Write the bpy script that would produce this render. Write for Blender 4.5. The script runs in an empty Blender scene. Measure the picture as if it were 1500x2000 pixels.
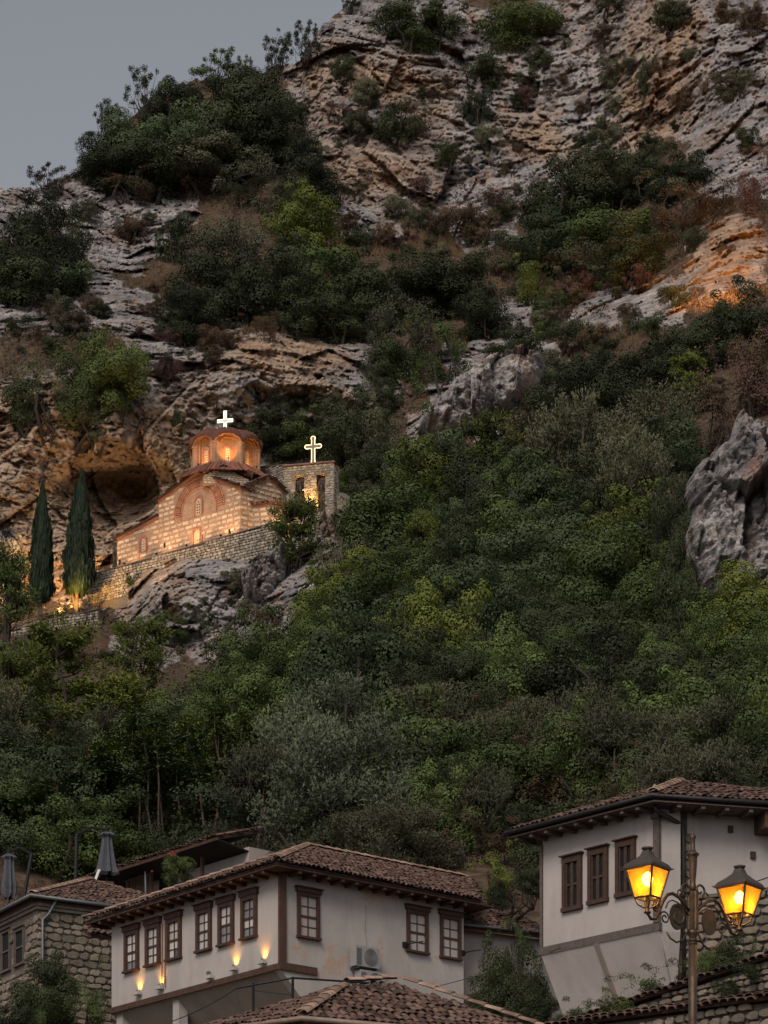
import bpy, math, random
import numpy as np
from mathutils import Matrix, Vector, Quaternion

# ------------------------------------------------------------------ camera, sky, sun, exposure
SC = bpy.context.scene
F, HZ, EYE = 6000.0, 3142.0, 1.7            # focal length and horizon row in photograph pixels (1500 x 2000), eye height
cam_d = bpy.data.cameras.new('camera'); cam = bpy.data.objects.new('camera', cam_d)
SC.collection.objects.link(cam); SC.camera = cam
cam.location = (0, 0, EYE); cam.rotation_euler = (math.radians(90), 0, 0)
cam_d.sensor_fit = 'VERTICAL'; cam_d.sensor_height = 36; cam_d.sensor_width = 27
cam_d.lens = 36 * F / 2000; cam_d.shift_y = (HZ - 1000) / 2000
cam_d.clip_start = 0.5; cam_d.clip_end = 3000

SUN_EL, SUN_AZ = math.radians(40), math.radians(198)   # behind the camera and to the left
W = bpy.data.worlds.new('World'); SC.world = W; W.use_nodes = True
wn = W.node_tree; bg = wn.nodes['Background']
sky = wn.nodes.new('ShaderNodeTexSky'); sky.sky_type = 'NISHITA'; sky.sun_disc = False
sky.sun_elevation = SUN_EL; sky.sun_rotation = SUN_AZ; sky.air_density = 1.0; sky.dust_density = 2.5; sky.ozone_density = 1.0
hs = wn.nodes.new('ShaderNodeHueSaturation'); hs.inputs['Saturation'].default_value = 0.26
tn = wn.nodes.new('ShaderNodeMix'); tn.data_type = 'RGBA'; tn.blend_type = 'MULTIPLY'; tn.inputs[0].default_value = 1
tn.inputs[7].default_value = (1.0, 0.992, 1.0, 1)
wn.links.new(sky.outputs[0], hs.inputs['Color']); wn.links.new(hs.outputs[0], tn.inputs[6]); wn.links.new(tn.outputs[2], bg.inputs[0])
bg.inputs[1].default_value = 0.092
sun_d = bpy.data.lights.new('sun', 'SUN'); sun_d.energy = 1.75; sun_d.angle = math.radians(24); sun_d.color = (1.0, 0.83, 0.70)
sun = bpy.data.objects.new('sun', sun_d); SC.collection.objects.link(sun)
sdir = Vector((math.sin(SUN_AZ) * math.cos(SUN_EL), math.cos(SUN_AZ) * math.cos(SUN_EL), math.sin(SUN_EL)))
sun.rotation_euler = sdir.to_track_quat('Z', 'Y').to_euler(); sun.location = (-20, -30, 60)
vs = SC.view_settings; vs.view_transform = 'Standard'; vs.look = 'None'; vs.exposure = 0; vs.gamma = 1
SC.cycles.max_bounces = 5; SC.cycles.diffuse_bounces = 3; SC.cycles.glossy_bounces = 2; SC.cycles.transmission_bounces = 3
SC.cycles.transparent_max_bounces = 6; SC.cycles.sample_clamp_indirect = 4; SC.cycles.use_denoising = True
SC.cycles.caustics_reflective = False; SC.cycles.caustics_refractive = False

# ------------------------------------------------------------------ helpers
random.seed(7); RNG = np.random.default_rng(11)
def at(px, py, D): return np.array([(px - 750) / F * D, D, EYE + (HZ - py) / F * D])
def link(o): SC.collection.objects.link(o); return o
ORG = {}
def tag(o, label=None, cat=None, group=None, kind=None):
    if label: o['label'] = label
    if cat: o['category'] = cat
    if group: o['group'] = group
    if kind: o['kind'] = kind
    return o
def empty(name, loc, label=None, cat=None, group=None):
    o = link(bpy.data.objects.new(name, None)); o.location = loc; o.empty_display_size = .2
    ORG[o] = np.array(loc, float); return tag(o, label, cat, group)
def meshdata(name, V, Fc, mat=None, smooth=False):
    me = bpy.data.meshes.new(name)
    if isinstance(Fc, np.ndarray):
        V = np.asarray(V, np.float32); n, k = Fc.shape
        me.vertices.add(len(V)); me.vertices.foreach_set('co', V.ravel())
        me.loops.add(n * k); me.loops.foreach_set('vertex_index', Fc.astype(np.int32).ravel())
        me.polygons.add(n); me.polygons.foreach_set('loop_start', np.arange(0, n * k, k, dtype=np.int32))
        me.update(calc_edges=True); me.validate()
    else:
        me.from_pydata([tuple(v) for v in V], [], Fc)
    if smooth: me.polygons.foreach_set('use_smooth', np.ones(len(me.polygons), bool))
    if mat: me.materials.append(mat)
    return me
def attr(me, name, vals):
    a = me.attributes.new(name, 'FLOAT', 'POINT'); a.data.foreach_set('value', np.asarray(vals, np.float32))
def place(name, me, parent=None, M=None):
    o = link(bpy.data.objects.new(name, me))
    if parent: o.parent = parent
    if M is not None: o.matrix_local = M
    return o
class MB:
    """collects world-space shapes; build() links them as one mesh object"""
    def __init__(s): s.v = []; s.f = []
    def add(s, V, Fc):
        b = len(s.v); s.v += [tuple(map(float, p)) for p in V]; s.f += [tuple(i + b for i in f) for f in Fc]; return s
    def hexa(s, P):          # 8 points: bottom 4 (ccw), top 4
        return s.add(P, [(3,2,1,0),(4,5,6,7),(0,1,5,4),(1,2,6,5),(2,3,7,6),(3,0,4,7)])
    def box(s, c, ax, ay, az, hx, hy, hz):
        c, ax, ay, az = map(np.asarray, (c, ax, ay, az))
        return s.hexa([c + ax*hx*i + ay*hy*j + az*hz*k for k in (-1,1) for i, j in ((-1,-1),(1,-1),(1,1),(-1,1))])
    def fbox(s, fc, u0, u1, w0, w1, n0, n1):
        return s.hexa([fc.pt(u, w, n) for w in (w0, w1) for u, n in ((u0,n1),(u1,n1),(u1,n0),(u0,n0))])
    def prism(s, pts, dvec):   # polygon (list of 3d) extruded
        pts = [np.asarray(p, float) for p in pts]; d = np.asarray(dvec, float); n = len(pts)
        return s.add(pts + [p + d for p in pts], [tuple(range(n))[::-1], tuple(range(n, 2*n))] + [(i, (i+1)%n, (i+1)%n + n, i + n) for i in range(n)])
    def tube(s, pts, r, seg=6, cap=True):
        pts = [Vector(p) for p in pts]; rr = r if hasattr(r, '__len__') else [r]*len(pts); V = []; Fc = []
        prev = None
        for i, p in enumerate(pts):
            d = (pts[min(i+1, len(pts)-1)] - pts[max(i-1, 0)]); d = d.normalized() if d.length > 1e-9 else Vector((0,0,1))
            if prev is None: a = d.orthogonal().normalized()
            else: a = (prev - d * prev.dot(d)); a = a.normalized() if a.length > 1e-6 else d.orthogonal().normalized()
            prev = a; b = d.cross(a)
            V += [p + (a*math.cos(2*math.pi*k/seg) + b*math.sin(2*math.pi*k/seg)) * rr[i] for k in range(seg)]
        for i in range(len(pts)-1):
            for k in range(seg): Fc.append((i*seg+k, i*seg+(k+1)%seg, (i+1)*seg+(k+1)%seg, (i+1)*seg+k))
        if cap: Fc += [tuple(range(seg))[::-1], tuple(range((len(pts)-1)*seg, len(pts)*seg))]
        return s.add(V, Fc)
    def lathe(s, c, prof, seg=16, flute=0, nfl=0):   # prof: (z, r)
        V = []; Fc = []; c = np.asarray(c, float)
        for z, r in prof:
            for k in range(seg):
                t = 2*math.pi*k/seg; q = r * (1 - (flute if nfl and k % 2 else 0)); V.append(c + (q*math.cos(t), q*math.sin(t), z))
        for i in range(len(prof)-1):
            for k in range(seg): Fc.append((i*seg+k, i*seg+(k+1)%seg, (i+1)*seg+(k+1)%seg, (i+1)*seg+k))
        Fc += [tuple(range(seg))[::-1], tuple(range((len(prof)-1)*seg, len(prof)*seg))]
        return s.add(V, Fc)
    def build(s, name, mat, parent=None, smooth=False, loc=None):
        o0 = ORG.get(parent) if parent is not None else (np.asarray(loc, float) if loc is not None else np.zeros(3))
        me = meshdata(name, np.array(s.v) - o0, s.f, mat, smooth)
        o = place(name, me, parent)
        if parent is None: o.location = o0
        ORG[o] = o0; return o
class Face:
    """a vertical wall plane: O at its base, U along it, N outward"""
    def __init__(s, O, ang, flip=1):
        s.O = np.array(O, float); s.U = np.array([math.cos(ang), math.sin(ang), 0]); s.N = np.array([s.U[1], -s.U[0], 0]) * flip
        if s.N[1] > 0: s.N = -s.N
    def pt(s, u, w, n=0): return s.O + s.U*u + s.N*n + np.array([0, 0, w])
    def u(s, px):
        k = (px - 750) / F; return (k*s.O[1] - s.O[0]) / (s.U[0] - k*s.U[1])
    def w(s, px, py):
        D = s.O[1] + s.U[1]*s.u(px); return EYE + (HZ - py)/F*D - s.O[2]
    def M(s, u, w, n=0, org=None, sc=(1,1,1), rot=0):
        p = s.pt(u, w, n) - (org if org is not None else 0)
        m = Matrix(((s.U[0], s.N[0], 0, p[0]), (s.U[1], s.N[1], 0, p[1]), (s.U[2], s.N[2], 1, p[2]), (0,0,0,1)))
        return m @ Matrix.Rotation(rot, 4, 'Y') @ Matrix.Diagonal((*sc, 1))

def _h(ix, iy, iz, sd):
    n = (ix.astype(np.int64)*374761393 + iy.astype(np.int64)*668265263 + iz.astype(np.int64)*2147483647 + sd*974711) & 0x7fffffff
    n = ((n ^ (n >> 13)) * 1274126177) & 0x7fffffff
    n = ((n ^ (n >> 16)) * 668265263) & 0x7fffffff
    return ((n ^ (n >> 15)) & 0xffffff) / float(0xffffff)
def vnoise(P, sd=0):
    i = np.floor(P); f = P - i; f = f*f*(3-2*f); i = i.astype(np.int64); r = 0
    for a in (0, 1):
        for b in (0, 1):
            for c in (0, 1):
                w = (f[:,0] if a else 1-f[:,0]) * (f[:,1] if b else 1-f[:,1]) * (f[:,2] if c else 1-f[:,2])
                r = r + w * _h(i[:,0]+a, i[:,1]+b, i[:,2]+c, sd)
    return r*2-1
def fbm(P, o=4, sd=0, g=.5):
    r = 0; a = 1; t = 0
    for k in range(o): r = r + a*vnoise(P*(2**k)+k*17.3, sd+k); t += a; a *= g
    return r/t
def cellid(P, sd=0):
    """distance to the nearest jittered cell point and that cell's random value"""
    i = np.floor(P).astype(np.int64); best = np.full(len(P), 9.); val = np.zeros(len(P)); fac = np.zeros(len(P)); sec = np.full(len(P), 9.)
    for a in (-1,0,1):
        for b in (-1,0,1):
            for c in (-1,0,1):
                j = i + (a,b,c)
                q = np.stack([j[:,k] + _h(j[:,0], j[:,1], j[:,2], sd+k) for k in range(3)], 1)
                d = np.linalg.norm(P-q, axis=1); m = d < best
                sec = np.where(m, best, np.minimum(sec, d)); val = np.where(m, _h(j[:,0], j[:,1], j[:,2], sd+5), val)
                fac = np.where(m, (_h(j[:,0], j[:,1], j[:,2], sd+6)*2-1)*(P-q)[:,0] + (_h(j[:,0], j[:,1], j[:,2], sd+7)*2-1)*(P-q)[:,2], fac); best = np.where(m, d, best)
    return best, sec, val, fac      # fac: each cell a plane of its own tilt, for angular breaks
def sstep(a, b, x): t = np.clip((x-a)/(b-a), 0, 1); return t*t*(3-2*t)

# ------------------------------------------------------------------ materials
def newmat(name):
    m = bpy.data.materials.new(name); m.use_nodes = True; nt = m.node_tree; p = nt.nodes['Principled BSDF']
    p.inputs['Roughness'].default_value = .85; p.inputs['Specular IOR Level'].default_value = .25
    return m, nt, p
def N(nt, t, **kw):
    n = nt.nodes.new('ShaderNode' + t)
    for k, v in kw.items():
        if k.startswith('i_'): n.inputs[k[2:].replace('_', ' ')].default_value = v
        elif k.startswith('x'): n.inputs[int(k[1:])].default_value = v
        else: setattr(n, k, v)
    return n
def ramp(nt, src, stops):
    r = N(nt, 'ValToRGB'); e = r.color_ramp.elements
    while len(e) < len(stops): e.new(.5)
    for q, (p, c) in zip(e, stops): q.position = p; q.color = (*c, 1) if len(c) == 3 else c
    nt.links.new(src, r.inputs[0]); return r.outputs[0]
def mixc(nt, fac, a, b, mode='MIX'):
    m = N(nt, 'Mix', data_type='RGBA', blend_type=mode)
    for s, v in ((0, fac), (6, a), (7, b)):
        if isinstance(v, (int, float)): m.inputs[s].default_value = v
        elif isinstance(v, tuple): m.inputs[s].default_value = (*v, 1)
        else: nt.links.new(v, m.inputs[s])
    return m.outputs[2]
def math_(nt, op, a, b=None):
    m = N(nt, 'Math', operation=op)
    for s, v in ((0, a), (1, b)):
        if v is None: continue
        if isinstance(v, (int, float)): m.inputs[s].default_value = v
        else: nt.links.new(v, m.inputs[s])
    return m.outputs[0]
def noise(nt, scale, det=4, rough=.55, co=None, vec=None):
    n = N(nt, 'TexNoise'); n.inputs['Scale'].default_value = scale; n.inputs['Detail'].default_value = det; n.inputs['Roughness'].default_value = rough
    if vec is not None:
        mp = N(nt, 'Mapping'); mp.inputs['Scale'].default_value = vec; nt.links.new(co, mp.inputs[0]); co = mp.outputs[0]
    if co is not None: nt.links.new(co, n.inputs[0])
    return n.outputs[0]
def geo(nt): return N(nt, 'NewGeometry')
def bump(nt, p, h, strength=.5, dist=.05):
    b = N(nt, 'Bump'); b.inputs['Strength'].default_value = strength; b.inputs['Distance'].default_value = dist
    nt.links.new(h, b.inputs['Height']); nt.links.new(b.outputs[0], p.inputs['Normal'])
def simple(name, col, rough=.85, var=.25, scale=6, bmp=0, metal=0, objrand=0, bscale=None):
    """a base colour with blotchy variation, some relief and, if asked, a value that differs per piece"""
    m, nt, p = newmat(name); g = geo(nt); n = noise(nt, scale, 5, .6, g.outputs['Position'])
    c = ramp(nt, n, [(.25, tuple(x*(1-var) for x in col)), (.75, tuple(min(1, x*(1+var)) for x in col))])
    if objrand:
        oi = N(nt, 'ObjectInfo'); r = math_(nt, 'FRACT', math_(nt, 'ADD', oi.outputs['Random'], g.outputs['Random Per Island']))
        c = mixc(nt, 1.0, c, ramp(nt, r, [(0, (1-objrand,)*3), (.5, (1, .97, .93)), (1, (1+objrand*.8, 1+objrand*.75, 1+objrand*.7))]), 'MULTIPLY')
    nt.links.new(c, p.inputs['Base Color']); p.inputs['Roughness'].default_value = rough; p.inputs['Metallic'].default_value = metal
    if bmp: bump(nt, p, noise(nt, bscale or scale*4, 4, .6, g.outputs['Position']), bmp, .03)
    return m
def emit(name, col, s):
    m = bpy.data.materials.new(name); m.use_nodes = True; nt = m.node_tree; nt.nodes.remove(nt.nodes['Principled BSDF'])
    e = N(nt, 'Emission'); e.inputs[0].default_value = (*col, 1); e.inputs[1].default_value = s
    nt.links.new(e.outputs[0], nt.nodes['Material Output'].inputs[0]); return m
# ------------------------------------------------------------------ hillside: one sheet from the street up over the cliffs
CP = np.array([
 (-600,1700,125),(0,1700,122),(300,1700,130),(600,1700,116),(900,1700,112),(1200,1700,110),(1500,1700,106),(2100,1700,100),
 (-600,1500,150),(0,1500,146),(300,1500,152),(600,1500,141),(900,1500,135),(1200,1500,128),(1500,1500,122),(2100,1500,115),
 (0,1350,176),(300,1350,190),(600,1350,170),(900,1350,161),(1200,1350,150),(1500,1350,140),
 (-600,1270,205),(0,1275,212),(150,1250,213),(250,1290,212),(350,1290,214),(480,1260,213),(600,1240,202),(900,1230,184),(1200,1230,170),(1500,1230,155),(2100,1230,140),
 (0,1225,230),(100,1210,231),(190,1180,231),(330,1170,218),(430,1130,220),(540,1100,222),(640,1060,222),
 (0,1100,236),(150,1080,238),(250,1060,240),(0,900,240),(150,930,243),(255,965,249),(240,850,240),(330,930,244),
 (-600,1000,240),(-600,600,255),
 (120,780,241),(120,640,250),(300,800,243),(300,680,250),(440,950,246),(440,800,246),(440,700,247),(520,650,252),(380,620,262),
 (600,950,244),(600,800,246),(650,700,249.5),(620,620,262),(600,500,282),(740,950,238),(720,800,246),
 (750,1100,207),(900,1080,203),(900,900,226),(850,750,246),(950,700,250),(900,560,272),(900,450,294),(700,450,292),
 (1200,1080,186),(1200,900,209),(1200,700,234),(1200,550,262),(1200,400,288),
 (1500,1080,172),(1500,900,190),(1500,700,213),(1500,580,238),(1430,480,250),(1500,380,262),
 (0,560,262),(100,520,272),(0,400,284),(0,355,290),(250,560,268),(250,500,284),(250,400,292),(200,280,305),
 (450,450,288),(450,300,302),(430,150,316),(600,300,300),(600,120,308),(750,300,302),(750,50,314),(950,300,303),(950,100,314),(950,-100,322),
 (1200,250,300),(1200,100,308),(1200,-150,318),(1400,250,285),(1400,100,292),(1500,0,297),(2100,1000,170),(2100,600,215),(2100,300,250),(2100,-100,290),(-600,430,290)], float)
def tps_fit(P, v, lam):
    n = len(P); d = np.linalg.norm(P[:,None]-P[None], axis=2); K = np.where(d > 0, d*d*np.log(d+1e-12), 0) + lam*np.eye(n)
    A = np.zeros((n+3, n+3)); A[:n,:n] = K; A[:n,n:] = np.c_[np.ones(n), P]; A[n:,:n] = A[:n,n:].T
    return np.linalg.solve(A, np.r_[v, 0, 0, 0])
_S = CP[:,:2]/500; _W = tps_fit(_S, CP[:,2], .004)
def baseD(u, v):
    q = np.stack([u, v], 1)/500; r = _W[-3] + q @ _W[-2:]
    for k in range(len(_S)):
        d2 = ((q-_S[k])**2).sum(1); r = r + _W[k] * np.where(d2 > 0, .5*d2*np.log(d2+1e-12), 0)
    return r
SKY = np.array([(-1600,520),(-300,430),(0,366),(50,372),(78,362),(120,352),(150,332),(200,275),(250,232),(290,195),(330,176),(370,160),(430,152),(480,146),(520,138),(585,118),(600,90),(625,58),(650,30),(690,-2),(730,-45),(900,-150),(1600,-260),(3000,-200)], float)
cols = np.r_[np.linspace(-1500,-60,90)[:-1], np.arange(-60, 1561, 2.5), np.linspace(1560,3000,90)[1:]]
NR = 680
vt = np.interp(cols, SKY[:,0], SKY[:,1])
vt = vt + 5*vnoise(np.stack([cols/14, cols*0, cols*0], 1), 3) + 3*vnoise(np.stack([cols/5, cols*0, cols*0], 1), 4)
s = np.linspace(0, 1, NR)[:,None]
GV = 1720 + (vt[None] - 1720)*s; GU = np.repeat(cols[None], NR, 0)
gu, gv = GU.ravel(), GV.ravel()
D0 = baseD(gu, gv)
q2 = np.stack([gu/90, gv/70, gu*0], 1)
wu = gu + 55*fbm(q2, 4, 61, .6); wv = gv + 42*fbm(q2+9, 4, 67, .6)          # ragged outlines
def blob(cx, cy, rx, ry, p=2): return np.exp(-(np.abs((wu-cx)/rx)**p + np.abs((wv-cy)/ry)**p))
# how rocky (cliff) or earthy each place is
rock = np.zeros(len(gu))
for a in ((230,430,110,95),(200,390,60,60),(90,600,170,60),(180,620,180,50),(620,150,70,120),(800,250,230,170),(1000,250,200,180),(1250,130,250,150),(1430,150,130,170),(800,130,160,150),
          (100,900,220,170),(250,950,150,160),(130,1090,160,90),(420,780,130,120),(600,720,180,70),(560,780,170,60),(330,700,80,110),(430,1160,200,90),(350,1240,130,70),(590,1110,90,80),
          (1430,320,80,90),(1420,510,80,80),(1250,590,110,40),(980,720,110,60),(1040,620,90,40),(900,800,100,70),(40,400,80,60),(200,450,90,110),(700,400,90,70),(330,400,70,50),(1130,230,150,100),(960,450,60,30),(1640,150,170,220),(1640,520,110,110),(-140,930,190,190),(-140,450,140,70),(1760,900,120,120)):
    rock = np.maximum(rock, blob(*a, p=4))
rock = sstep(.12, .75, rock + .45*fbm(q2*2.2, 4, 71, .65))
och_lamplight = np.zeros(len(gu))  # ochre stone; warm lamplight also painted into the left cliff and right patch
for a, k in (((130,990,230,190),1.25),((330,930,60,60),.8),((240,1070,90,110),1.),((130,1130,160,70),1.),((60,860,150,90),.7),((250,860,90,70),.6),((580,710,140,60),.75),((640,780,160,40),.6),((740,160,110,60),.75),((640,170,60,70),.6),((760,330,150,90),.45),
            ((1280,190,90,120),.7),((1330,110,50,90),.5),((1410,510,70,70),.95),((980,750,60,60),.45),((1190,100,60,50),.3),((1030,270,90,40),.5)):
    och_lamplight = np.maximum(och_lamplight, k*blob(*a))
P0 = np.stack([(gu-750)/F*D0, D0, EYE+(HZ-gv)/F*D0], 1)
nb = fbm(P0/14, 4, 1); warp = fbm(P0/9, 3, 21)
disp = 1.9*nb*(.35+.65*rock)
# bedding: ledges with undercut feet, beds of uneven thickness
def beds(h, sd):
    k = np.floor(h); f = h-k; amp = _h(k.astype(np.int64), k.astype(np.int64)*0+3, k.astype(np.int64)*0, sd)
    return (.35+.65*amp) * (sstep(0, .25, f) - .75*sstep(.55, 1, f))
tilt = P0[:,2] + .10*P0[:,0]*np.sin(P0[:,0]/31+1) + 2.6*warp + 4.8*cellid(P0*np.array([.09,.09,.07]), 99)[2]
strat = np.clip(.42+1.5*fbm(P0/10+5, 3, 31), .0, 1.15)
smoothz = np.maximum.reduce([blob(600,690,170,45,4), blob(380,720,60,60,4), blob(1430,310,60,60,4), blob(940,740,120,90,4), blob(150,870,200,60,4)*.5])
strat = strat*(1-.75*smoothz)
disp -= rock*strat*(0.7*beds(tilt/2.6, 5) + .5*beds(tilt/.95+.7*warp, 9) + .30*beds(tilt/.42+warp, 15))
# joints: blocks standing proud of one another
b1, b2, cv, fa = cellid(P0*np.array([.42,.42,.5]) + .3*warp[:,None], 41)
disp -= rock*(.7*(cv-.5) + 1.05*fa - .14*(1-sstep(0, .05, b2-b1)))
b1, b2, cv, fa = cellid(P0*np.array([.15,.15,.11]) + .3*warp[:,None], 43)
disp -= rock*(1.5*(cv-.5) + 2.4*fa - .2*(1-sstep(0, .04, b2-b1)))
b1, b2, cv, fa = cellid(P0*np.array([1.1,1.1,1.5]) + .3*warp[:,None], 47)
disp -= rock*(.38*(cv-.5) + .6*fa - .08*(1-sstep(0, .1, b2-b1)))
b1, b2, cv, fa = cellid(P0*np.array([2.4,2.4,3.6]) + .4*warp[:,None], 57)
disp -= rock*(.26*(cv-.5) + .4*fa)
disp += .2*fbm(P0/1.4, 4, 51, .65)*(.4+.6*rock)
# the shallow cave beside the church with its overhanging lip, hollows in the cliff
disp += 2.0*blob(255,980,70,26,2) - 1.6*blob(235,890,120,40) + 2.5*blob(1270,250,70,40) - 2*blob(1300,120,60,60) + 1.4*blob(560,705,14,16) + 1.0*blob(655,690,10,10) + 2.0*blob(620,795,120,14) - .8*blob(610,735,170,60,4) + 2.0*blob(190,960,60,20)
edge = np.clip((gu+500)/300, 0, 1)*np.clip((2000-gu)/300, 0, 1)
disp *= .3+.7*edge
DD = (D0 + disp).reshape(GU.shape)
# let no displacement push the sheet in front of the church or the terrace
def limit(cx, cy, rx, ry, dmin):
    global DD
    m = ((np.abs(GU-cx) < rx) & (np.abs(GV-cy) < ry)); DD = np.where(m, np.maximum(DD, dmin), DD)
limit(390, 960, 90, 60, 242); limit(270, 1040, 48, 70, 240); limit(500, 950, 60, 70, 240); limit(600, 960, 75, 70, 236); limit(120, 1150, 130, 40, 233)
def surf(px, py):
    c = int(np.clip(np.searchsorted(cols, px), 0, len(cols)-1)); v = GV[:,c]
    r = int(np.clip((1720-py)/(1720-vt[c])*(NR-1), 0, NR-1)); return float(DD[r, c])
X = (GU-750)/F*DD; Z = EYE+(HZ-GV)/F*DD
front = [(DD[0]*.965, Z[0]-6), (np.full(len(cols), 92.), np.full(len(cols), 15.)), (np.full(len(cols), 70.), np.full(len(cols), 9.)), (np.full(len(cols), 45.), np.full(len(cols), 3.5)), (np.full(len(cols), 28.), np.full(len(cols), .8)), (np.full(len(cols), 12.), np.full(len(cols), 0.)), (np.full(len(cols), -60.), np.full(len(cols), 0.))]
Vs = []
for d, z in front[::-1]: Vs.append(np.stack([(cols-750)/F*np.maximum(d, 90)*1.0, d, z], 1))
for r in range(NR): Vs.append(np.stack([X[r], DD[r], Z[r]], 1))
for dd, dz in ((3, -.3), (12, -1), (40, 0), (120, -6), (700, -60)): Vs.append(np.stack([X[-1]*(1+dd/300), DD[-1]+dd, Z[-1]+dz], 1))
nr, nc = len(Vs), len(cols); V = np.concatenate(Vs)
ii = (np.arange(nr-1)[:,None]*nc + np.arange(nc-1)[None]).ravel()
Fc = np.stack([ii, ii+1, ii+nc+1, ii+nc], 1)
pad = lambda a, lo, hi: np.concatenate([np.full(len(front)*nc, lo), a, np.full(5*nc, hi)])

def rock_material(name, ochre=None, veg=True):
    m, nt, p = newmat(name); g = geo(nt); P = g.outputs['Position']
    grey = ramp(nt, noise(nt, .3, 5, .65, P), [(.3, (.145,.142,.15)), (.48, (.265,.255,.258)), (.68, (.44,.415,.40))])
    fine = ramp(nt, noise(nt, 2.2, 4, .7, P), [(.3, (.6,.59,.6)), (.5, (1,1,1)), (.72, (1.3,1.27,1.25))])
    c = mixc(nt, 1, grey, fine, 'MULTIPLY')
    beige = ramp(nt, noise(nt, .9, 5, .6, P), [(.3, (.27,.185,.13)), (.7, (.46,.36,.265))])
    f = noise(nt, .12, 5, .6, P)
    if ochre is None:
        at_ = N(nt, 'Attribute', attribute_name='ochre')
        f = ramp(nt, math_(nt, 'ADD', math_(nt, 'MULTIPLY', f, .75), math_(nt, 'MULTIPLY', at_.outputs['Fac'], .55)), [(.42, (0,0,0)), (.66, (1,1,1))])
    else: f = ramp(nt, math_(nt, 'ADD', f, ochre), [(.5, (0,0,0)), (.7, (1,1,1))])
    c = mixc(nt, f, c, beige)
    rust = ramp(nt, noise(nt, .5, 5, .6, P, (1,1,.4)), [(.54, (0,0,0)), (.70, (.8,.8,.8))])
    c = mixc(nt, rust, c, (.25,.135,.085))
    streak = ramp(nt, noise(nt, .8, 5, .6, P, (1.2,1.2,.12)), [(.54, (0,0,0)), (.72, (.7,.7,.7))])
    c = mixc(nt, streak, c, (.095,.09,.1))
    bed = ramp(nt, noise(nt, .6, 4, .6, P, (.25,.25,4.0)), [(.40, (.55,.52,.5)), (.52, (1,1,1))])
    c = mixc(nt, .8, c, bed, 'MULTIPLY')
    if veg:
        rk = N(nt, 'Attribute', attribute_name='rock')
        sl = N(nt, 'SeparateXYZ'); nt.links.new(g.outputs['Normal'], sl.inputs[0])
        n2 = noise(nt, .35, 4, .7, P)
        fac = math_(nt, 'ADD', math_(nt, 'ADD', math_(nt, 'MULTIPLY', rk.outputs['Fac'], -.75), math_(nt, 'MULTIPLY', n2, 1.0)), math_(nt, 'MULTIPLY', sl.outputs[2], .35))
        soil = ramp(nt, noise(nt, 1.5, 4, .7, P), [(.3, (.035,.026,.02)), (.5, (.085,.06,.045)), (.7, (.15,.105,.06))])
        c = mixc(nt, ramp(nt, fac, [(.30, (0,0,0)), (.46, (1,1,1))]), c, soil)
    nt.links.new(c, p.inputs['Base Color']); p.inputs['Roughness'].default_value = .95; p.inputs['Specular IOR Level'].default_value = .1
    h = math_(nt, 'ADD', noise(nt, 1.1, 5, .7, P), math_(nt, 'MULTIPLY', noise(nt, 1.4, 3, .6, P, (.5,.5,3)), .8))
    bump(nt, p, h, .9, .35)
    return m
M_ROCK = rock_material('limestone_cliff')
M_BOULDER = rock_material('limestone_boulder', ochre=-.02, veg=False)
hill = meshdata('hillside', V, Fc, M_ROCK, smooth=False)
attr(hill, 'rock', pad(rock, 0, 0)); attr(hill, 'ochre', pad(och_lamplight, 0, 0))
tag(place('hillside', hill), 'steep limestone hillside with bedded cliffs and scrub', 'hillside', kind='structure')

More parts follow.
